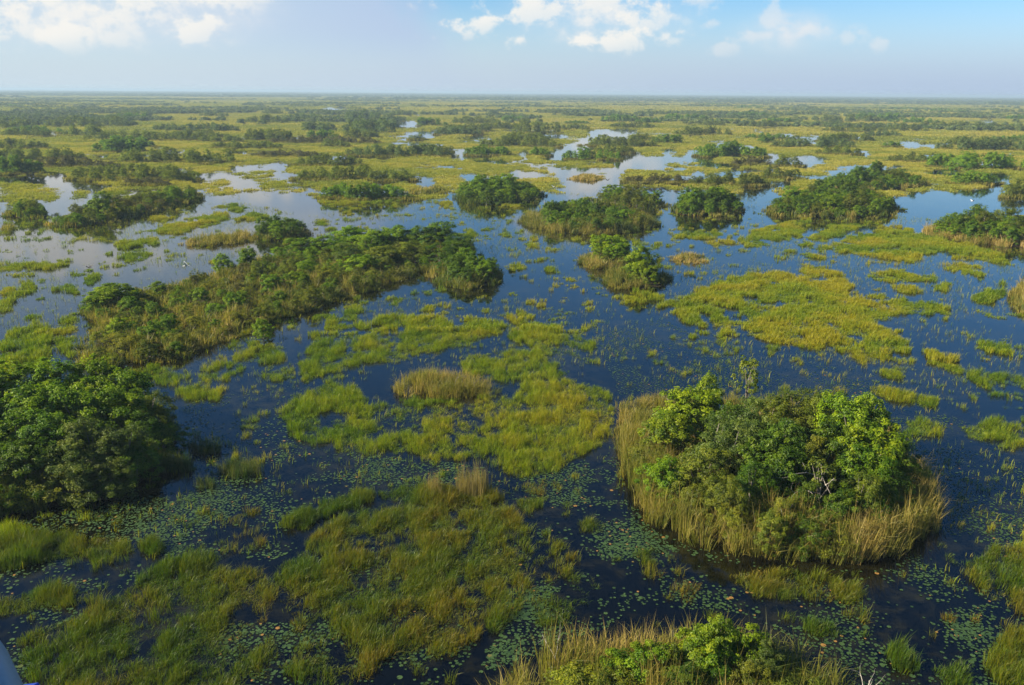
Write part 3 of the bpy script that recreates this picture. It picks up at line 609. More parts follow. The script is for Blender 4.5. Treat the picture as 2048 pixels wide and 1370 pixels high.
# ------------------------------------------------------------------ far bush thickets standing in the marsh, each one a thing of several bushes
#  (x0, x1, ybase, depth px, height m, density, colour)
TH = [(125, 395, 362, 15, 3.0, 1.0, OLIVE), (235, 458, 326, 12, 3.6, 1.0, OLIVE), (-40, 72, 352, 10, 3.6, 1, GREEN), (-30, 150, 322, 9, 3.2, 1, OLIVE), (60, 215, 336, 6, 2.4, .8, BROWN), (590, 822, 359, 8, 2.6, .9, OLIVE), (640, 812, 399, 9, 2.6, 1.1, GREEN),
      (590, 720, 330, 6, 2.8, 1, OLIVE), (690, 905, 310, 8, 3.0, 1, GREY), (958, 1122, 290, 6, 3.0, .9, OLIVE), (1128, 1238, 318, 8, 3.2, 1.1, GREEN), (1062, 1098, 309, 4, 2.2, 1, GREEN),
      (1404, 1530, 314, 9, 4.0, 1.2, GREEN), (1390, 1532, 371, 8, 2.8, 1, OLIVE), (1530, 1592, 358, 5, 2.6, 1, OLIVE), (1468, 1540, 331, 5, 2.2, .9, BROWN), (1555, 1600, 334, 4, 2.6, 1, OLIVE), (1252, 1385, 366, 5, 1.5, .7, BROWN),
      (1875, 2070, 341, 8, 3.8, 1.1, GREEN), (1918, 1988, 372, 7, 2.6, 1.1, GREEN), (1790, 1880, 327, 5, 2.4, .9, OLIVE), (2008, 2090, 396, 10, 2.8, 1, OLIVE), (1565, 1700, 297, 8, 4.2, 1, GREY), (1905, 2060, 305, 7, 4.2, .9, GREY),
      (1520, 1545, 285, 4, 2.6, 1, GREEN), (1770, 1800, 297, 3, 2.0, 1, GREEN), (1360, 1460, 270, 6, 4.0, 1, OLIVE), (1485, 1560, 254, 5, 3.6, 1, OLIVE), (1180, 1230, 288, 4, 3.2, 1, OLIVE), (1190, 1310, 291, 5, 3.0, .9, OLIVE),
      (1315, 1360, 285, 4, 3.8, 1, GREEN), (1030, 1110, 262, 6, 6.5, 1.1, OLIVE), (870, 960, 266, 5, 3.4, 1, GREY), (815, 850, 276, 3, 2.0, 1, OLIVE), (1260, 1306, 278, 3, 2.4, .8, OLIVE), (1115, 1175, 256, 4, 3.0, 1, OLIVE),
      (1210, 1275, 240, 4, 4.2, 1, GREEN), (1275, 1320, 244, 3, 3.0, 1, GREEN), (1335, 1410, 238, 4, 4.0, 1, GREEN), (480, 585, 280, 7, 4.4, 1.1, OLIVE), (395, 480, 283, 6, 2.8, .8, OLIVE), (600, 665, 260, 5, 4.6, 1, GREY),
      (170, 400, 281, 6, 3.4, .9, OLIVE), (300, 470, 262, 5, 3.6, .9, GREY), (90, 180, 256, 5, 4.6, 1.1, OLIVE), (160, 260, 254, 4, 4.6, 1.1, OLIVE), (0, 90, 276, 5, 3.2, .9, OLIVE), (0, 60, 262, 4, 4.0, 1, OLIVE), (30, 80, 241, 3, 3.2, 1, GREY),
      (480, 570, 244, 4, 4.4, 1, OLIVE), (560, 640, 238, 4, 4.4, 1, GREY), (680, 785, 263, 6, 6.5, 1.2, GREY), (690, 760, 240, 5, 6.5, 1.2, GREY), (760, 810, 238, 3, 4.2, 1, GREY), (835, 890, 248, 4, 4.6, 1, GREEN), (900, 1000, 243, 4, 4.0, 1, OLIVE),
      (960, 1040, 253, 4, 3.6, 1, OLIVE), (250, 340, 371, 3, 1.3, .5, BROWN), (200, 240, 342, 3, 1.3, .6, BROWN), (1660, 1760, 246, 5, 4.4, 1, OLIVE), (1730, 1800, 244, 5, 5.5, 1, GREEN), (1630, 1700, 254, 4, 3.2, 1, GREY), (1795, 1850, 266, 4, 3.8, 1, OLIVE), (1740, 1800, 276, 4, 2.6, 1, GREY),
      (1860, 1940, 260, 4, 3.6, 1, OLIVE), (1960, 2048, 268, 5, 4.0, 1, GREY), (1640, 1690, 228, 3, 3.2, 1, GREY), (1880, 1990, 240, 3, 3.6, 1, GREY), (540, 760, 284, 4, 2.4, .7, BROWN), (640, 700, 292, 4, 2.8, .9, OLIVE), (420, 560, 296, 5, 2.6, .8, OLIVE), (500, 640, 312, 4, 1.8, .6, BROWN)]
rg = np.random.default_rng(4242); tries = 0; n0 = len(TH)
while len(TH) < n0 + 105 and tries < 6000:
    tries += 1; yy = 204 + 108 * rg.uniform() ** 1.35; wd = (16 + (yy - 190) * .75) * rg.uniform(.6, 1.6); xx = rg.uniform(-60, 2110); yy += (xx - 1024) * .006
    if any(abs(q[2] - yy) < 2.6 + (yy - 195) * .045 and xx - wd / 2 < q[1] + 6 and xx + wd / 2 > q[0] - 6 for q in TH): continue
    TH.append((xx - wd / 2, xx + wd / 2, yy, 4, float(rg.uniform(2.0, 4.0)), 1.0, (OLIVE, GREEN, GREY, OLIVE)[int(rg.integers(4))]))
def where(px, py):
    a = 'far left' if px < 350 else 'left of centre' if px < 800 else 'centre' if px < 1250 else 'right of centre' if px < 1650 else 'far right'
    b = 'horizon rows' if py < 262 else 'middle rows' if py < 312 else 'near rows'
    return a, b
cnt = {}; tot = {}
for q in TH:
    k = where((q[0] + q[1]) / 2, q[2]) + (q[6], q[4] > 3); tot[k] = tot.get(k, 0) + 1
TH.sort(key=lambda q: q[0])
fringe_p = []
for qi, (x0, x1, yb, dp, hm, dens, col) in enumerate(TH):
    r = np.random.default_rng(3000 + qi); cx = (x0 + x1) / 2
    a = G(x0, yb); b = G(x1, yb); mid = np.array(G(cx, yb)); back = np.array(G(cx, yb - dp * .55))
    big = hm > 3; hm = max(2.2, hm * 1.3)
    wdt = math.hypot(b[0] - a[0], b[1] - a[1]); dpt = max(3.0, min(np.linalg.norm(back - mid), wdt * .7))
    dpt = max(dpt, min(wdt * .3, 9)); n = int(np.clip(wdt / (hm * 0.40) * dens, 5, 26))
    k = where(cx, yb) + (col, big); cnt[k] = cnt.get(k, 0) + 1
    e = bpy.data.objects.new('shrub_thicket', None); C.objects.link(e); e.location = (mid[0], mid[1], 0); e.empty_display_size = 1
    lab = "%s%s %s thicket %sin %s, %s" % (ORD[cnt[k] - 1] + ' ' if tot[k] > 1 else '', 'tall' if big else 'low', CNAME[col], 'from left ' if tot[k] > 1 else '', k[1], k[0])
    tag(e, lab, 'thicket', 'bush thickets standing in the far marsh')
    for i in range(n):
        u = (i + r.uniform(.1, .9)) / n * 2 - 1
        env = math.sqrt(max(0.05, 1 - abs(u) ** 2.4))
        x = u * wdt * .5; y = r.uniform(-.5, .5) * dpt * env + dpt * .3
        h = hm * (0.45 + .55 * env) * r.uniform(.7, 1.12)
        kind = 'broad' if col in (GREEN,) and r.uniform() < .7 else ('fine' if r.uniform() < .75 else 'low')
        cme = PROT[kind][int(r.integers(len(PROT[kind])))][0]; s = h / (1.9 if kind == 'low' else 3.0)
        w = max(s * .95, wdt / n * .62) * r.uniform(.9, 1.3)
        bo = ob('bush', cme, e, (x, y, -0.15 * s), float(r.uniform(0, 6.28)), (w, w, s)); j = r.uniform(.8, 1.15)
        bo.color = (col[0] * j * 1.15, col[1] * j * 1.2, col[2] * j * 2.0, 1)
        for q in range(5): fringe_p.append((mid[0] + x + r.normal() * w * 1.1, mid[1] + y - r.uniform(.2, 1.5) * w, .55 + .4 * r.uniform()))
fp = np.array(fringe_p); fs = np.ones(len(fp))
scatter("sawgrass", K_REEDF, np.column_stack([fp[:, :2], np.zeros(len(fp))]), np.stack([fs, fs, fp[:, 2] * .75], 1), 0.42, "olive sawgrass skirts round the far bush thickets", "sawgrass", 0.07, 5)

# ------------------------------------------------------------------ map of grass cover
X0, Y0, DS = -500, 172, 2
HW, HH = 3048 // DS, 1560 // DS
gx, gy = np.meshgrid(X0 + (np.arange(HW) + .5) * DS, Y0 + (np.arange(HH) + .5) * DS)
yb = np.interp(gx, [0, 600, 900, 1300, 1550, 1800, 2048], [372, 372, 385, 372, 385, 395, 400])
DEN = 0.05 + 0.90 * np.clip((yb - gy) / 10 + .5, 0, 1); TIN = np.full_like(DEN, 0.50); HGT = np.full_like(DEN, 1.0)
def paint(poly, d, tint=0.45, h=1.0):
    p = np.asarray(poly, float)
    i0 = max(0, int((p[:, 0].min() - X0) / DS)); i1 = min(HW, int((p[:, 0].max() - X0) / DS) + 2)
    j0 = max(0, int((p[:, 1].min() - Y0) / DS)); j1 = min(HH, int((p[:, 1].max() - Y0) / DS) + 2)
    if i1 <= i0 or j1 <= j0: return
    m = inpoly(gx[j0:j1, i0:i1], gy[j0:j1, i0:i1], p)
    DEN[j0:j1, i0:i1][m] = d; TIN[j0:j1, i0:i1][m] = tint; HGT[j0:j1, i0:i1][m] = h
def oval(cx, cy, rx, ry, d, tint=0.45, h=1.0, rot=0.0):
    a = np.linspace(0, 2 * math.pi, 20)[:-1]; x = np.cos(a) * rx; y = np.sin(a) * ry
    paint(np.stack([cx + x * math.cos(rot) - y * math.sin(rot), cy + x * math.sin(rot) + y * math.cos(rot)], 1), d, tint, h)
# --- far water showing through the sawgrass prairie
for w in [(40, 357, 60, 5), (130, 405, 70, 14), (165, 398, 60, 12), (30, 395, 50, 16), (120, 378, 26, 22), (285, 385, 26, 9), (430, 352, 36, 6), (470, 368, 46, 12), (515, 336, 60, 4), (560, 327, 26, 3), (395, 358, 20, 5),
          (905, 304, 44, 6), (935, 308, 45, 5), (1048, 305, 16, 5), (1110, 312, 30, 5), (1140, 300, 36, 9), (1165, 288, 32, 6), (1190, 278, 30, 5), (1185, 365, 62, 11), (1150, 352, 40, 7), (1200, 380, 40, 8), (1130, 338, 36, 4),
          (1250, 318, 30, 9), (1310, 318, 66, 7), (1380, 318, 50, 6), (1390, 306, 22, 6), (1260, 306, 30, 4), (1590, 326, 60, 6), (1540, 316, 20, 5), (1620, 318, 36, 4), (1720, 310, 24, 3), (1860, 315, 24, 3), (1820, 291, 24, 3),
          (815, 247, 34, 6), (830, 270, 46, 4), (870, 262, 40, 4), (1110, 268, 30, 5), (1245, 262, 36, 4), (1200, 262, 30, 3), (960, 270, 24, 3), (1490, 296, 26, 3), (730, 240, 26, 3), (45, 255, 40, 3), (120, 268, 30, 2), (660, 215, 22, 3), (690, 212, 16, 3),
          (1995, 362, 30, 10), (1990, 378, 14, 10), (1460, 346, 24, 4), (1400, 346, 12, 3), (850, 365, 24, 7), (830, 358, 14, 7), (1290, 385, 50, 6), (1520, 388, 40, 10), (1900, 405, 120, 12), (1860, 418, 80, 12), (2000, 412, 60, 14), (610, 405, 60, 16), (540, 395, 60, 12),
          (1050, 345, 34, 4), (1005, 322, 60, 2), (1300, 335, 60, 2), (1190, 338, 60, 2), (960, 352, 40, 2), (1700, 345, 50, 2), (1600, 352, 40, 2), (1900, 352, 40, 2), (700, 378, 50, 3), (350, 340, 50, 2), (1960, 388, 60, 5), (1880, 388, 40, 4), (1330, 398, 40, 5), (1420, 386, 40, 4), (560, 384, 70, 5), (760, 368, 30, 3), (1130, 398, 40, 6), (870, 388, 40, 5), (300, 400, 30, 5), (1560, 372, 30, 3), (1500, 340, 40, 2), (1085, 330, 30, 3), (1340, 300, 20, 3), (1450, 330, 40, 3), (640, 345, 24, 2), (1230, 345, 20, 3)]:
    oval(w[0], w[1], w[2] * 1.05, w[3] * 1.45 + 2.2, 0.0, 0.45)
rw_ = np.random.default_rng(12)
for _ in range(90):
    yy = 222 + 150 * rw_.uniform() ** 1.2; oval(rw_.uniform(-50, 2100), yy, (18 + (yy - 200) * .25) * rw_.uniform(.6, 1.8), 1.6 + (yy - 200) * .016 * rw_.uniform(.7, 1.6), 0.0, .45, 1.0, rw_.normal() * .04)
# --- mats standing in open water: upper left
for p, d, t, h in [
    ([(0, 375), (60, 366), (130, 385), (110, 398), (40, 392), (0, 405)], .75, .5, .8), ([(10, 395), (90, 388), (115, 400), (20, 408)], .7, .5, .8),
    ([(133, 395), (165, 380), (180, 392), (150, 400)], .85, .5, .9), ([(180, 385), (240, 375), (330, 372), (360, 380), (220, 395)], .8, .5, .9), ([(250, 398), (330, 372), (450, 356), (455, 368), (390, 380)], .8, .48, .9),
    ([(410, 385), (460, 378), (480, 388), (430, 392)], .9, .5, .9), ([(480, 380), (580, 374), (620, 380), (520, 386)], .8, .5, .9), ([(620, 385), (700, 380), (820, 385), (905, 388), (880, 396), (700, 408), (640, 402)], .6, .5, .9),
    ([(640, 405), (800, 402), (810, 412), (700, 420), (640, 415)], .35, .5, .9),
    ([(305, 462), (345, 448), (400, 432), (440, 430), (470, 436), (450, 446), (400, 455), (340, 470)], .9, .42, 1), ([(435, 412), (470, 408), (500, 415), (490, 424), (450, 420)], .85, .42, .9), ([(460, 436), (500, 428), (545, 432), (520, 444), (470, 444)], .8, .42, 1),
    ([(212, 490), (260, 480), (312, 472), (318, 486), (260, 494), (230, 497)], .8, .45, .9), ([(245, 512), (280, 505), (308, 508), (290, 520), (255, 522)], .9, .35, 1.0), ([(205, 510), (225, 498), (245, 508), (215, 518)], .6, .45, .8),
    ([(300, 435), (330, 428), (340, 434), (310, 440)], .7, .4, .8), ([(520, 492), (600, 482), (660, 475), (690, 462), (640, 470), (540, 484)], .4, .4, .8), ([(620, 445), (650, 440), (655, 450), (630, 452)], .7, .4, .8),
    ([(0, 530), (60, 525), (120, 518), (165, 522), (150, 530), (60, 536), (0, 540)], .85, .5, .9), ([(0, 545), (40, 540), (70, 548), (20, 560)], .6, .45, .8), ([(0, 575), (30, 562), (70, 570), (60, 588), (0, 600)], .5, .45, .8), ([(0, 600), (30, 595), (25, 620), (0, 635)], .6, .6, .9),
    ([(165, 560), (195, 545), (205, 556), (175, 570)], .85, .4, .9), ([(145, 547), (180, 542), (200, 548), (150, 552)], .5, .4, .8), ([(110, 575), (150, 570), (150, 586), (120, 588)], .4, .4, .8), ([(45, 632), (75, 629), (80, 637), (55, 640)], .9, .3, .9),
    ([(0, 700), (30, 660), (70, 650), (95, 640), (100, 700), (98, 745), (0, 770)], .92, .40, 1.15), ([(105, 660), (125, 640), (165, 640), (150, 660), (150, 720), (120, 725)], .55, .42, .9), ([(110, 640), (150, 635), (165, 645), (125, 652)], .6, .35, 1),
    # along the foot of the long island
    ([(240, 738), (330, 735), (380, 720), (320, 750), (250, 752)], .5, .4, .9), ([(300, 760), (340, 745), (385, 748), (378, 765), (320, 770)], .8, .4, 1), ([(392, 745), (430, 726), (480, 724), (492, 742), (470, 758), (400, 766)], .9, .38, 1), ([(462, 712), (500, 694), (560, 690), (570, 712), (540, 726), (480, 730)], .9, .38, 1),
    ([(350, 776), (400, 770), (440, 782), (436, 804), (370, 800)], .95, .36, 1.05), ([(512, 748), (545, 735), (592, 742), (588, 764), (530, 760)], .85, .42, .9), ([(502, 775), (540, 770), (540, 782), (508, 786)], .85, .38, .9), ([(493, 796), (515, 792), (516, 802), (496, 803)], .9, .35, .9),
    ([(440, 690), (530, 655), (560, 660), (470, 700)], .35, .4, .8), ([(560, 650), (640, 622), (700, 615), (640, 650), (580, 662)], .35, .45, .7),
    # broad centre mats
    ([(640, 650), (700, 610), (760, 590), (860, 592), (1000, 615), (1120, 635), (1210, 680), (1180, 730), (1060, 700), (1010, 645), (820, 640), (720, 640)], .30, .5, .75),
    ([(600, 735), (620, 690), (660, 668), (720, 652), (780, 638), (860, 640), (930, 645), (1012, 648), (1005, 662), (930, 690), (870, 702), (800, 718), (700, 735), (620, 760), (598, 760)], .88, .42, 1), ([(618, 675), (680, 650), (740, 650), (690, 668), (640, 685)], .6, .45, .9),
    ([(1020, 672), (1045, 650), (1130, 642), (1140, 660), (1190, 688), (1182, 706), (1120, 692), (1075, 702), (1035, 690)], .85, .55, .95), ([(1090, 690), (1200, 700), (1190, 735), (1110, 720)], .25, .45, .7),
    ([(905, 728), (960, 706), (1050, 700), (1110, 722), (1130, 752), (1080, 768), (1010, 770), (940, 752)], .78, .45, .95),
    ([(1050, 770), (1140, 760), (1190, 768), (1222, 790), (1225, 850), (1215, 885), (1150, 915), (1085, 955), (1025, 950), (970, 938), (1000, 910), (960, 880), (1000, 850), (1020, 800)], .92, .50, 1.05),
    ([(1100, 830), (1220, 830), (1215, 885), (1130, 910), (1050, 915), (1080, 870)], .95, .72, 1.05),
    ([(760, 805), (870, 798), (1000, 792), (1030, 800), (1010, 850), (970, 880), (900, 905), (800, 900), (700, 900), (640, 885), (690, 862), (660, 845), (720, 815)], .60, .58, .9),
    ([(690, 870), (800, 850), (960, 870), (1000, 910), (930, 925), (820, 905), (720, 915)], .66, .5, .95), ([(740, 820), (850, 815), (850, 850), (760, 860)], .45, .6, .8),
    ([(560, 825), (600, 793), (660, 766), (712, 775), (736, 798), (700, 818), (640, 826), (635, 860), (592, 866), (566, 845)], .92, .34, 1.05), ([(580, 872), (640, 858), (690, 850), (700, 862), (650, 880), (625, 892)], .95, .36, 1.0), ([(570, 820), (630, 815), (632, 862), (575, 866)], .97, .25, 1.25),
    # dark separate tufts on the left pool
    ([(455, 850), (480, 838), (525, 835), (520, 855), (470, 862)], .35, .2, .9),
    # right-hand mats
    ([(1340, 620), (1360, 600), (1400, 580), (1470, 556), (1560, 548), (1690, 562), (1700, 580), (1690, 600), (1800, 612), (1780, 640), (1825, 680), (1815, 705), (1740, 716), (1640, 700), (1560, 690), (1500, 680), (1480, 655), (1400, 655), (1350, 640)], .90, .58, .95),
    ([(1700, 600), (1760, 590), (1830, 602), (1900, 618), (1895, 632), (1830, 632), (1770, 625)], .9, .55, .95), ([(1500, 600), (1600, 605), (1590, 625), (1520, 622)], .45, .5, .7), ([(1680, 700), (1750, 700), (1765, 725), (1740, 735), (1690, 715)], .85, .5, .95),
    ([(1340, 655), (1480, 665), (1500, 700), (1440, 715), (1350, 690)], .30, .5, .8), ([(1430, 670), (1480, 665), (1480, 685), (1440, 688)], .8, .5, .9), ([(1500, 690), (1640, 705), (1700, 730), (1560, 730)], .2, .5, .7),
    ([(1300, 610), (1350, 590), (1370, 600), (1320, 625)], .8, .5, .9), ([(1205, 590), (1300, 585), (1335, 592), (1300, 610), (1250, 605)], .82, .5, 1.0), ([(1310, 620), (1345, 615), (1345, 632), (1320, 632)], .8, .5, .9),
    ([(1640, 497), (1700, 470), (1760, 462), (1850, 472), (1930, 490), (2015, 516), (2018, 528), (1960, 522), (1880, 508), (1820, 524), (1720, 512)], .9, .55, .95), ([(1740, 458), (1800, 452), (1840, 466), (1780, 470)], .8, .5, .9),
    ([(1620, 470), (1680, 448), (1740, 446), (1720, 458), (1650, 480)], .7, .5, .8), ([(1490, 470), (1540, 452), (1610, 458), (1600, 478), (1520, 484)], .8, .5, .9), ([(1540, 440), (1620, 438), (1620, 450), (1560, 455)], .7, .5, .8), ([(1340, 470), (1440, 462), (1480, 470), (1420, 480), (1350, 478)], .75, .5, .8),
    ([(1400, 482), (1480, 476), (1545, 486), (1520, 494), (1430, 492)], .75, .5, .85), ([(1590, 488), (1625, 486), (1625, 494), (1600, 494)], .9, .5, .9), ([(1625, 500), (1680, 494), (1690, 502), (1640, 505)], .85, .5, .9), ([(1595, 508), (1640, 505), (1660, 516), (1615, 520)], .85, .5, .9), ([(1560, 502), (1585, 500), (1585, 507), (1565, 507)], .85, .5, .9),
    ([(1590, 540), (1640, 532), (1690, 545), (1660, 552), (1610, 550)], .75, .5, .9), ([(1720, 550), (1780, 540), (1890, 552), (1870, 562), (1790, 566), (1740, 562)], .85, .5, .95), ([(1890, 535), (1930, 525), (1980, 540), (1965, 552), (1910, 548)], .8, .5, .9), ([(1865, 570), (1900, 568), (1900, 580), (1865, 580)], .8, .5, .9),
    ([(1780, 575), (1830, 572), (1830, 588), (1790, 590)], .7, .5, .9), ([(1720, 605), (1770, 580), (1790, 600)], .5, .5, .8), ([(1945, 600), (1965, 588), (2010, 580), (2014, 590), (1980, 604), (1955, 606)], .98, .25, 1.2),
    ([(1845, 700), (1870, 700), (1930, 735), (1925, 750), (1880, 738), (1850, 716)], .95, .48, 1.05), ([(1930, 735), (1990, 745), (2048, 762), (2080, 780), (1990, 772), (1940, 760)], .85, .5, 1.0), ([(1950, 690), (1985, 676), (2025, 690), (2020, 712), (1960, 705)], .7, .4, .95),
    ([(1760, 742), (1795, 738), (1810, 752), (1790, 760), (1765, 756)], .95, .5, 1.0), ([(1770, 715), (1830, 712), (1835, 740), (1790, 742)], .5, .45, .8), ([(1742, 778), (1770, 776), (1830, 792), (1878, 802), (1870, 814), (1800, 806), (1750, 792)], .97, .5, 1.05),
    ([(1783, 858), (1830, 842), (1890, 850), (1885, 872), (1800, 878)], .85, .45, 1.0), ([(1925, 880), (1950, 850), (2000, 832), (2080, 838), (2080, 880), (2010, 905), (1960, 890)], .85, .48, 1.05), ([(1940, 780), (2010, 785), (2000, 798), (1960, 795)], .4, .4, .8),
    ([(1010, 535), (1045, 530), (1050, 540), (1020, 545)], .7, .45, .8), ([(1090, 535), (1112, 532), (1112, 542), (1092, 544)], .85, .45, .9), ([(900, 470), (940, 455), (950, 465), (920, 478)], .6, .45, .9), ([(968, 460), (985, 456), (986, 464), (970, 466)], .8, .45, .8), ([(980, 400), (1060, 400), (1050, 418), (990, 414)], .5, .45, .9),
    ([(750, 425), (850, 423), (850, 432), (760, 434)], .35, .45, .7), ([(880, 405), (905, 402), (905, 410), (885, 411)], .9, .45, .9), ([(1050, 480), (1120, 476), (1120, 492), (1060, 490)], .25, .5, .6), ([(960, 470), (1010, 466), (1030, 480), (980, 482)], .3, .5, .6), ([(1140, 560), (1165, 556), (1165, 566), (1145, 568)], .8, .5, .8),
    # front field
    ([(600, 1110), (640, 1050), (760, 1010), (940, 1000), (1010, 1010), (1060, 1060), (1090, 1110), (1060, 1180), (1010, 1250), (900, 1310), (780, 1340), (650, 1400), (560, 1340), (440, 1400), (60, 1400), (40, 1280), (190, 1220), (300, 1160), (420, 1130), (540, 1150)], .62, .55, .85),
    ([(620, 1120), (800, 1060), (1000, 1080), (1060, 1130), (1000, 1230), (850, 1290), (700, 1290), (620, 1220), (560, 1180)], .70, .58, .9), ([(420, 1150), (560, 1150), (620, 1220), (560, 1260), (440, 1240)], .6, .65, .8),
    ([(480, 1280), (560, 1220), (600, 1230), (540, 1300)], .15, .5, .8), ([(540, 1260), (640, 1240), (690, 1300), (560, 1330)], .25, .5, .8),
    ([(560, 1052), (590, 1028), (650, 1005), (715, 985), (750, 985), (740, 1000), (660, 1030), (600, 1062)], .97, .40, 1.25), ([(755, 985), (820, 975), (905, 975), (985, 985), (1010, 1005), (920, 1010), (820, 1005), (760, 998)], .95, .55, 1.2),
    ([(0, 1048), (50, 1062), (150, 1075), (172, 1098), (100, 1125), (0, 1140), (-300, 1180), (-300, 1100)], .95, .42, 1.25), ([(175, 1094), (215, 1078), (260, 1090), (250, 1125), (190, 1132)], .95, .48, 1.2), ([(270, 1090), (310, 1078), (325, 1100), (300, 1112)], .95, .4, 1.1),
    ([(275, 1160), (330, 1125), (420, 1108), (442, 1125), (400, 1150), (330, 1172), (290, 1180)], .97, .36, 1.2), ([(0, 1200), (60, 1190), (150, 1175), (140, 1215), (60, 1225), (0, 1230)], .55, .5, .95), ([(65, 1185), (110, 1170), (140, 1180), (110, 1210), (75, 1210)], .95, .48, 1.1), ([(135, 1245), (160, 1240), (160, 1265), (138, 1265)], .95, .75, 1.0),
    ([(1450, 1155), (1540, 1140), (1640, 1150), (1725, 1180), (1720, 1205), (1620, 1205), (1520, 1195)], .60, .5, .95), ([(1600, 1240), (1660, 1250), (1680, 1275), (1620, 1268)], .65, .48, .95), ([(1270, 1110), (1300, 1100), (1306, 1130), (1280, 1140)], .85, .3, 1.0), ([(1170, 1050), (1200, 1045), (1200, 1062), (1172, 1066)], .9, .3, .9), ([(1040, 1000), (1080, 1000), (1080, 1022), (1042, 1020)], .95, .36, 1.1),
    ([(1930, 1130), (1990, 1100), (2080, 1080), (2080, 1240), (2000, 1220), (1940, 1170)], .50, .48, .95), ([(1970, 1330), (1990, 1290), (2040, 1265), (2090, 1280), (2090, 1390), (2000, 1380)], .97, .5, 1.45), ([(1775, 1305), (1800, 1298), (1835, 1325), (1830, 1350), (1790, 1340)], .97, .45, 1.3), ([(1870, 1340), (1920, 1335), (1950, 1375), (1890, 1380)], .8, .42, 1.1),
    ([(1000, 1060), (1120, 1080), (1200, 1170), (1120, 1260), (1040, 1240), (1060, 1180)], .28, .45, .9), ([(1180, 1090), (1300, 1140), (1300, 1190), (1200, 1180)], .15, .4, .9), ([(960, 1250), (1000, 1230), (1010, 1260), (980, 1275)], .9, .3, 1.1),
    ([(1780, 900), (1900, 930), (1960, 1000), (1900, 1010), (1830, 930)], .25, .25, .8), ([(1900, 960), (2048, 960), (2048, 1060), (1950, 1050)], .15, .3, .8)]:
    paint(p, d * .84 if .75 < d < .94 else d, t, h)
for k, v in ISL.items():     # no mat grass under the islands
    paint([(a, b) for a, b in v['p']], 0.0)
# soften the outlines
for _ in range(7):
    DEN[1:-1, 1:-1] = (DEN[1:-1, 1:-1] * 2 + DEN[:-2, 1:-1] + DEN[2:, 1:-1] + DEN[1:-1, :-2] + DEN[1:-1, 2:]) / 6
    TIN[1:-1, 1:-1] = (TIN[1:-1, 1:-1] * 2 + TIN[:-2, 1:-1] + TIN[2:, 1:-1] + TIN[1:-1, :-2] + TIN[1:-1, 2:]) / 6
def look(p):
    px, py = pix(p)
    i = np.clip(((px - X0) / DS).astype(int), 0, HW - 1); j = np.clip(((py - Y0) / DS).astype(int), 0, HH - 1)
    return DEN[j, i], TIN[j, i], HGT[j, i], px, py

def cells(d0, d1, step, r, half=0.66):
    ys = np.arange(d0 * 0.80, d1, step); out = []
    for y in ys:
        w = y * half + 6
        x = np.arange(-w, w, step); out.append(np.stack([x, np.full(len(x), y)], 1))
    p = np.vstack(out) + r.uniform(-.5, .5, (sum(map(len, out)), 2)) * step
    d = np.linalg.norm(p, axis=1); return p[(d >= d0) & (d < d1)]
for name, K, d0, d1, step, ns, hk, lab in [
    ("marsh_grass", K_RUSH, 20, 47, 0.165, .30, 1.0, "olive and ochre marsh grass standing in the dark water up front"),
    ("marsh_grass", K_NEAR, 47, 80, 0.21, .24, 1.0, "bright olive marsh grass mats in the middle pools"),
    ("marsh_grass", K_MID, 80, 185, 0.40, .15, 1.0, "patchy green marsh grass among the blue channels"),
    ("marsh_grass", K_FAR, 185, 430, 1.10, .06, .72, "golden green sawgrass prairie behind the channels"),
    ("marsh_grass", K_VFAR, 430, 1050, 3.2, .02, .75, "pale golden sawgrass prairie between the far thickets"),
    ("marsh_grass", K_XFAR, 1050, 3600, 9.0, .006, .85, "hazy pale sawgrass prairie below the horizon")]:
    r = np.random.default_rng(int(d0)); p = cells(d0, d1, step, r)
    D, T, H, px, py = look(p)
    n1 = .42 * fbm(p[:, 0] * ns * 2.4, p[:, 1] * ns * 1.6, 3, 4) + .58 * fbm(p[:, 0] * ns * 7.5, p[:, 1] * ns * 5, 33, 3); n1 = np.clip((n1 - .5) / .34 + .5, 0, 1)
    n2 = fbm(p[:, 0] * ns, p[:, 1] * ns, 91, 3)
    th = 1 - n1 * .96 - .02
    soft = np.clip((D - th) / .24 + .25, 0, 1) * np.where(D < .03, 0, 1)
    if d0 < 80: soft = np.where(D > .2, .55 * soft + .45 * np.clip(D * (.15 + 1.3 * n1), 0, 1), soft)
    tus = fbm(p[:, 0] * max(ns * 4, .05), p[:, 1] * max(ns * 3, .04), 45, 3); tus = np.clip((tus - .5) / .3 + .5, 0, 1)
    soft = soft * {20: 1.0, 47: .95}.get(d0, 1.0)
    keep = (r.uniform(0, 1, len(p)) < soft) & (D > 0.01)
    p = p[keep]; H = H[keep] * (0.55 + 0.45 * soft[keep]) * r.uniform(.8, 1.2, keep.sum()) * (0.30 + 1.25 * tus[keep] + .25 * n1[keep]); T = T[keep] - {20: .08, 47: .03, 80: -.04, 185: -.05, 430: -.12, 1050: -.15}.get(d0, 0) + (n2[keep] - .5) * 1.5 + (tus[keep] - .5) * .25
    s = r.uniform(.85, 1.25, len(p))
    print(name, d0, len(p))
    scatter(name, K, np.column_stack([p, np.zeros(len(p))]), np.stack([s, s, H * hk], 1), np.clip(T, 0.02, .98), lab, "grass", 0.14, int(d0))

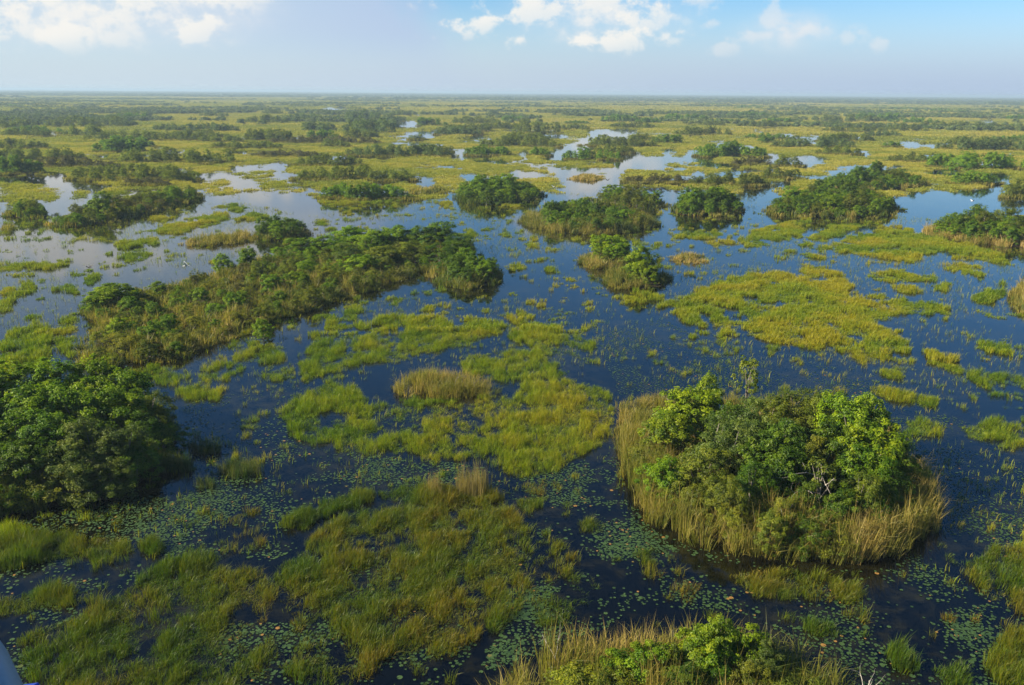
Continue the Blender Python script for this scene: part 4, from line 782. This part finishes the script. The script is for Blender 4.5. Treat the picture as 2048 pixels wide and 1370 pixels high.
# sparse stems rising from the open pools
r = np.random.default_rng(55); p = cells(40, 200, 1.0, r)
D, T, H, px, py = look(p); n1 = fbm(p[:, 0] * .12, p[:, 1] * .12, 14, 3)
keep = (D > 0.02) & (D < .5) & (r.uniform(0, 1, len(p)) < np.clip((n1 - .38) * 3.6, 0.04, .9))
p = p[keep]; s = r.uniform(.6, 1.3, len(p))
scatter("water_weeds", K_STEM, np.column_stack([p, np.zeros(len(p))]), s, np.clip(.55 + r.normal(size=len(p)) * .25, 0, 1), "thin brownish stems dotted over the open blue pools", "weeds", 0.1, 6)

# separate dark tufts in the left pool and other single clumps
for (cx, cy, rx, ry, tn, hh, lab) in [
    (345, 935, 42, 13, .10, 1.25, "dark green grass tuft nearest the dark left island"), (408, 902, 33, 10, .12, 1.1, "dark grass tuft behind the others in the left pool"),
    (480, 945, 44, 14, .14, 1.2, "largest dark green grass tuft in the left pool"), (412, 972, 24, 9, .10, .9, "small dark grass tuft in front of the left pool tufts"),
    (945, 985, 32, 12, .70, 2.4, "tall straw-coloured grass tussock on the front ridge"), (870, 990, 18, 8, .85, 1.9, "thin tan grass tussock left of the tall straw one")]:
    r = np.random.default_rng(int(cx)); a = np.linspace(0, 6.28, 15)[:-1]
    poly = ground(cx + np.cos(a) * rx, cy + np.sin(a) * ry); q = fill(poly, 0.25, r)
    c0 = poly.mean(0); me_v = []; me_f = []; hu = []
    for (x, y) in q[:240]:
        tm = K_NEAR.objects[int(r.integers(5))].data; b = len(me_v); sc = r.uniform(.85, 1.15)
        zz = hh * 2.3 * r.uniform(.6, 1.15)
        me_v += [((x - c0[0]) + v.co.x * sc, (y - c0[1]) + v.co.y * sc, v.co.z * zz) for v in tm.vertices]
        me_f += [[b + i for i in f.vertices] for f in tm.polygons]; hu += [min(1, max(0, tn + r.uniform(-.15, .15)))] * len(tm.vertices)
    if cx == 345:
        M_TUFT, t = mat("tussock_blade"); av = nd(t, 'ShaderNodeAttribute', attribute_name='tint')
        rp = nd(t, 'ShaderNodeValToRGB'); t.links.new(av.outputs['Fac'], rp.inputs[0])
        e = rp.color_ramp.elements; e[0].color = (0.035, 0.075, 0.012, 1); e[1].color = (0.30, 0.22, 0.085, 1)
        foliage_shader(t, rp.outputs[0], .4, .03)
    o = ob("grass_tussock", mesh_np("grass_tussock", me_v, me_f, M_TUFT, {'tint': hu}), None, (c0[0], c0[1], 0)); tag(o, lab, "grass tussock", "single grass tussocks"); o['kind'] = 'thing'

# ------------------------------------------------------------------ water lily pads
PADS = [([(20, 1045), (120, 1015), (250, 985), (400, 955), (560, 905), (700, 905), (900, 925), (1000, 940), (940, 965), (750, 975), (620, 1010), (560, 1045), (600, 1095), (540, 1125), (430, 1105), (330, 1110), (270, 1085), (170, 1075), (60, 1060)], 5.5),
        ([(980, 965), (1100, 945), (1230, 895), (1255, 975), (1300, 1055), (1400, 1105), (1300, 1160), (1180, 1120), (1090, 1090), (1040, 1010)], 5.0),
        ([(1140, 985), (1240, 960), (1270, 1040), (1180, 1040)], 9.0),
        ([(1300, 1060), (1480, 1118), (1740, 1145), (1880, 1090), (1900, 1010), (2080, 1040), (2080, 1420), (1720, 1400), (1620, 1300), (1500, 1230), (1300, 1210), (1200, 1260), (1080, 1300), (1000, 1400), (880, 1420), (1010, 1250), (1100, 1120)], 3.6),
        ([(1880, 1230), (1990, 1200), (1980, 1280), (1900, 1280)], 7.0), ([(1000, 1180), (1120, 1170), (1110, 1240), (1020, 1240)], 8.0), ([(980, 1290), (1050, 1270), (1040, 1330), (960, 1350)], 10.0),
        ([(0, 1120), (280, 1130), (270, 1180), (190, 1220), (60, 1280), (60, 1420), (-60, 1420), (-60, 1150)], 4.0), ([(430, 1250), (700, 1240), (640, 1340), (560, 1400), (440, 1330)], 4.5), ([(700, 1320), (960, 1280), (880, 1400), (720, 1420)], 3.0),
        ([(1180, 650), (1330, 640), (1480, 720), (1740, 740), (1900, 830), (2060, 900), (2060, 1050), (1900, 1000), (1830, 920), (1760, 830), (1600, 790), (1400, 775), (1240, 790)], 1.5),
        ([(370, 800), (600, 770), (660, 900), (560, 905), (380, 960), (360, 880)], 1.1), ([(600, 1110), (1000, 1020), (1060, 1120), (900, 1280), (600, 1300)], 1.2)]
r = np.random.default_rng(77); pp = []
for poly, dens in PADS:
    wp = ground([a for a, b in poly], [b for a, b in poly]); q = fill(wp, 1 / math.sqrt(dens * 8.5), r)
    n1 = fbm(q[:, 0] * .35, q[:, 1] * .35, 8, 4); D = look(q)[0]
    q = q[(r.uniform(0, 1, len(q)) < np.clip((n1 - .36) * 3.4, .03, .98)) & (D < .75)]; pp.append(q)
pp = np.vstack(pp)
bad = np.zeros(len(pp), bool)
for k in ISL: bad |= inpoly(pp[:, 0], pp[:, 1], WP[k])
pp = pp[~bad]; px, py = pix(pp)
vis = (px > 0) & (px < 2048) & (py < 1370)
dd = np.where(vis, np.hypot(pp[:, 0], pp[:, 1]), 1e9); order = np.argsort(dd); near = order[:290]; rest = order[290:]
dia = .07 + .11 * r.beta(1.6, 2.2, len(pp)) + np.where(r.uniform(0, 1, len(pp)) < .08, .09, 0)
print("pads", len(pp))
def padplace(x, y):
    return 'left' if x < 420 else 'centre left' if x < 800 else 'centre' if x < 1150 else 'right of the bush island' if x > 1500 else 'by the bush island'
PADLAB = {'left': "floating lily pad in the dark pool at the lower left corner", 'centre left': "floating lily pad among the ochre grass left of bottom centre", 'centre': "floating lily pad in the dark gap by the bottom centre",
          'by the bush island': "floating lily pad close behind the bush island at the bottom", 'right of the bush island': "floating lily pad on black water in the lower right corner"}
for i in near:
    z = padplace(px[i], py[i]); s = float(dia[i])
    o = ob("lily_pad", PAD, None, (float(pp[i, 0]), float(pp[i, 1]), 0.006 + 0.004 * (int(i) % 4)), float(r.uniform(0, 6.28)), (s, s, s))
    tag(o, PADLAB[z], "lily pad", "nearest lily pads, " + z)
scatter("lily_pads", K_PAD, np.column_stack([pp[rest], 0.006 + r.uniform(0, .012, len(rest))]), dia[rest], 0.5, "carpet of small green lily pads over the dark pools", "lily pads", 1.0, 9)

# ------------------------------------------------------------------ dead wood
def branchy(name, seed, h, nb, spread, rad, m):
    r = np.random.default_rng(seed); paths = []
    def grow(p, d, ln, rr, lvl):
        pts = [np.array(p)]; rs = [rr]
        for i in range(4):
            d = norm(d + r.normal(size=3) * .22); pts.append(pts[-1] + d * ln / 4); rs.append(rr * (1 - .17 * (i + 1)))
        paths.append((pts, rs))
        if lvl > 0:
            for _ in range(nb):
                k = r.integers(2, 5); grow(pts[k], norm(d + r.normal(size=3) * spread + np.array([0, 0, .15])), ln * r.uniform(.4, .65), rs[k] * .7, lvl - 1)
    grow((0, 0, -.2), np.array([r.normal() * .15, r.normal() * .15, 1.0]), h, rad, 2)
    v, f = tubes(paths, 5); return mesh_np(name, v, f, m)
for (px_, py_, z_, seed, h, spd, rad, m, lab, nm) in [
    (1704, 1398, 0, 3, 1.7, .9, .05, M_DEAD, "bleached bare dead tree poking up at the bottom edge", "dead_tree"),
    (1640, 1035, 0, 5, 3.6, .7, .060, M_DEAD, "pale leaning snag among the leaves of the reed-ringed island", "dead_tree"),
    (905, 783, 0, 11, 1.3, .8, .03, M_BARK, "grey leafless shrub at the left of the brown hummock", "dead_shrub"),
    (950, 786, 0, 12, 1.2, .9, .03, M_BARK, "grey leafless shrub at the right of the brown hummock", "dead_shrub"),
    (1190, 440, 0, 14, 3.8, .6, .07, M_DEAD, "whitish snag standing among trees of the broad reed-skirted island", "dead_tree"),
    (1090, 425, 0, 15, 2.8, .4, .07, M_DEAD, "bare grey snag at the left of the broad reed-skirted island", "dead_tree"),
    (1165, 1400, 0, 21, 2.0, .9, .035, M_DEAD, "bare pale twigs left of the green bushes at the bottom", "dead_shrub")]:
    x, y = G(px_, py_, z_)
    o = ob(nm, branchy(nm, seed, h, 3, spd, rad, m), None, (x, y, 0)); tag(o, lab, nm.replace('_', ' '))
o = None

# ------------------------------------------------------------------ far mass of bushes toward the horizon
r = np.random.default_rng(99)
def far_zone(d0, d1, step, thr, ns):
    p = cells(d0, d1, step, r, 0.70); dd = np.hypot(p[:, 0], p[:, 1])
    n = fbm(p[:, 0] * ns * .55, p[:, 1] * ns, 61, 4)
    return p[n > thr(dd) + r.normal(size=len(p)) * .02]
a = far_zone(620, 1100, 5.5, lambda d: .63 - .03 * (d - 520) / 580, 1 / 42); b = far_zone(1100, 2300, 11, lambda d: .645 - .06 * (d - 1100) / 1200, 1 / 95); c = far_zone(2300, 9000, 34, lambda d: .555 - .17 * np.clip((d - 2300) / 2200, 0, 1), 1 / 260)
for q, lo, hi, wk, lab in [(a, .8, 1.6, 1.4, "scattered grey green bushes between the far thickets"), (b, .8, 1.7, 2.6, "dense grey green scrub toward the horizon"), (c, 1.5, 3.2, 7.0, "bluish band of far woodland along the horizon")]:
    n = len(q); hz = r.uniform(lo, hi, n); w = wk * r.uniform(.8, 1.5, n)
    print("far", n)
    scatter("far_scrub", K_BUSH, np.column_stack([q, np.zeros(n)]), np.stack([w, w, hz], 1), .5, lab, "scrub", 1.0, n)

# ------------------------------------------------------------------ birds
def bird(name, px_, py_, z_, span, up_, m, lab, rz):
    # body along +X, one continuous skin; wings raised by up_
    rings = [(-.42, .012, 0), (-.30, .05, .0), (-.12, .085, 0), (.06, .09, .01), (.18, .05, .03), (.28, .032, .05), (.36, .038, .06), (.46, .008, .055)]
    v = []; f = []
    for (x, rr, z) in rings:
        for k in range(8): a = 2 * math.pi * k / 8; v.append((x, rr * math.cos(a), z + rr * .9 * math.sin(a)))
    for i in range(len(rings) - 1):
        for k in range(8): f.append([i * 8 + k, i * 8 + (k + 1) % 8, (i + 1) * 8 + (k + 1) % 8, (i + 1) * 8 + k])
    for s in (-1, 1):
        b = len(v); prof = [(.06, .14, -.16, 0), (.30, .18, -.14, .30), (.62, .12, -.16, .62), (1.0, -.10, -.20, .95)]
        for (t_, xf, xb, k) in prof:
            y = s * t_ * span / 2 * math.cos(up_); z = t_ * span / 2 * math.sin(up_) * k + .03
            v += [(xf, y, z + .012), (xb, y, z), (xb, y, z - .012), (xf, y, z - .01)]
        for i in range(3):
            for k in range(4): f.append([b + i * 4 + k, b + i * 4 + (k + 1) % 4, b + i * 4 + 4 + (k + 1) % 4, b + i * 4 + 4 + k])
        f.append([b + 12, b + 13, b + 14, b + 15])
    x, y = G(px_, py_, z_)
    o = ob(name, mesh_np(name, v, f, m), None, (x, y, z_), rz); tag(o, lab, "bird")
bird("bird", 372, 532, 2.0, 1.3, 0.9, M_WHITEF, "white egret flying over the blue channel beside the long island", 0.4)
bird("bird", 178, 535, 1.5, 1.1, 0.5, M_BLACKF, "black bird flying low over the left channel", 2.8)
bird("bird", 1108, 372, 2.0, 1.4, 0.7, M_WHITEF, "white egret flying right of the domed bright island", 1.0)
bird("bird", 1215, 359, 2.0, 1.5, 0.5, M_BLACKF, "black bird flying over the pale far shallows", 2.4)
bird("bird", 1945, 404, 1.0, 1.2, 0.6, M_WHITEF, "white egret low over water at the far right", 0.2)

# ------------------------------------------------------------------ the aircraft's landing strut fairing in the corner
def camp(px_, py_, dist):
    d = fw + (px_ - 1024) / F * rt - (py_ - 685) / F * up; d = d / np.linalg.norm(d)
    return np.array([0, 0, CAM_H]) + d * dist
p0 = camp(-72, 1335, 1.30); p1 = camp(-34, 1480, 1.22); p2 = camp(40, 1700, 1.15); p3 = camp(-85, 1240, 1.36)
v, f = tubes([([p3, (p3 + p0) / 2, p0, p1, p2], [.004, .034, .047, .056, .06])], 16)
me = mesh_np("strut_fairing", v, f, M_GREY)
for pl in me.polygons: pl.use_smooth = True
e = bpy.data.objects.new("aircraft_strut", None); C.objects.link(e); tag(e, "pale grey aircraft strut fairing cut by the lower left corner", "aircraft part")
ob("fairing", me, e)
q0 = camp(46, 1378, 1.18); q1 = camp(66, 1377, 1.18); q2 = camp(90, 1420, 1.17)
v, f = tubes([([q0, q1, q2], [.005, .008, .01])], 8); ob("blue_band", mesh_np("blue_band", v, f, M_BLUE), e)

# ------------------------------------------------------------------ haze
M_HAZE, t = mat("haze_air")
pv = nd(t, 'ShaderNodeVolumePrincipled'); pv.inputs['Color'].default_value = (0.44, 0.60, 0.76, 1); pv.inputs['Density'].default_value = 0.00026; pv.inputs['Anisotropy'].default_value = 0.1
o = nd(t, 'ShaderNodeOutputMaterial'); t.links.new(pv.outputs[0], o.inputs['Volume'])
B = S + 200; z0, z1 = -1.0, 26.0
hv = [(-B, -800, z0), (B, -800, z0), (B, B, z0), (-B, B, z0), (-B, -800, z1), (B, -800, z1), (B, B, z1), (-B, B, z1)]
hf = [[0, 3, 2, 1], [4, 5, 6, 7], [0, 1, 5, 4], [1, 2, 6, 5], [2, 3, 7, 6], [3, 0, 4, 7]]
tag(ob("haze", mesh_np("haze", hv, hf, M_HAZE)), "pale morning haze lying over the whole marsh", "haze", kind='stuff')
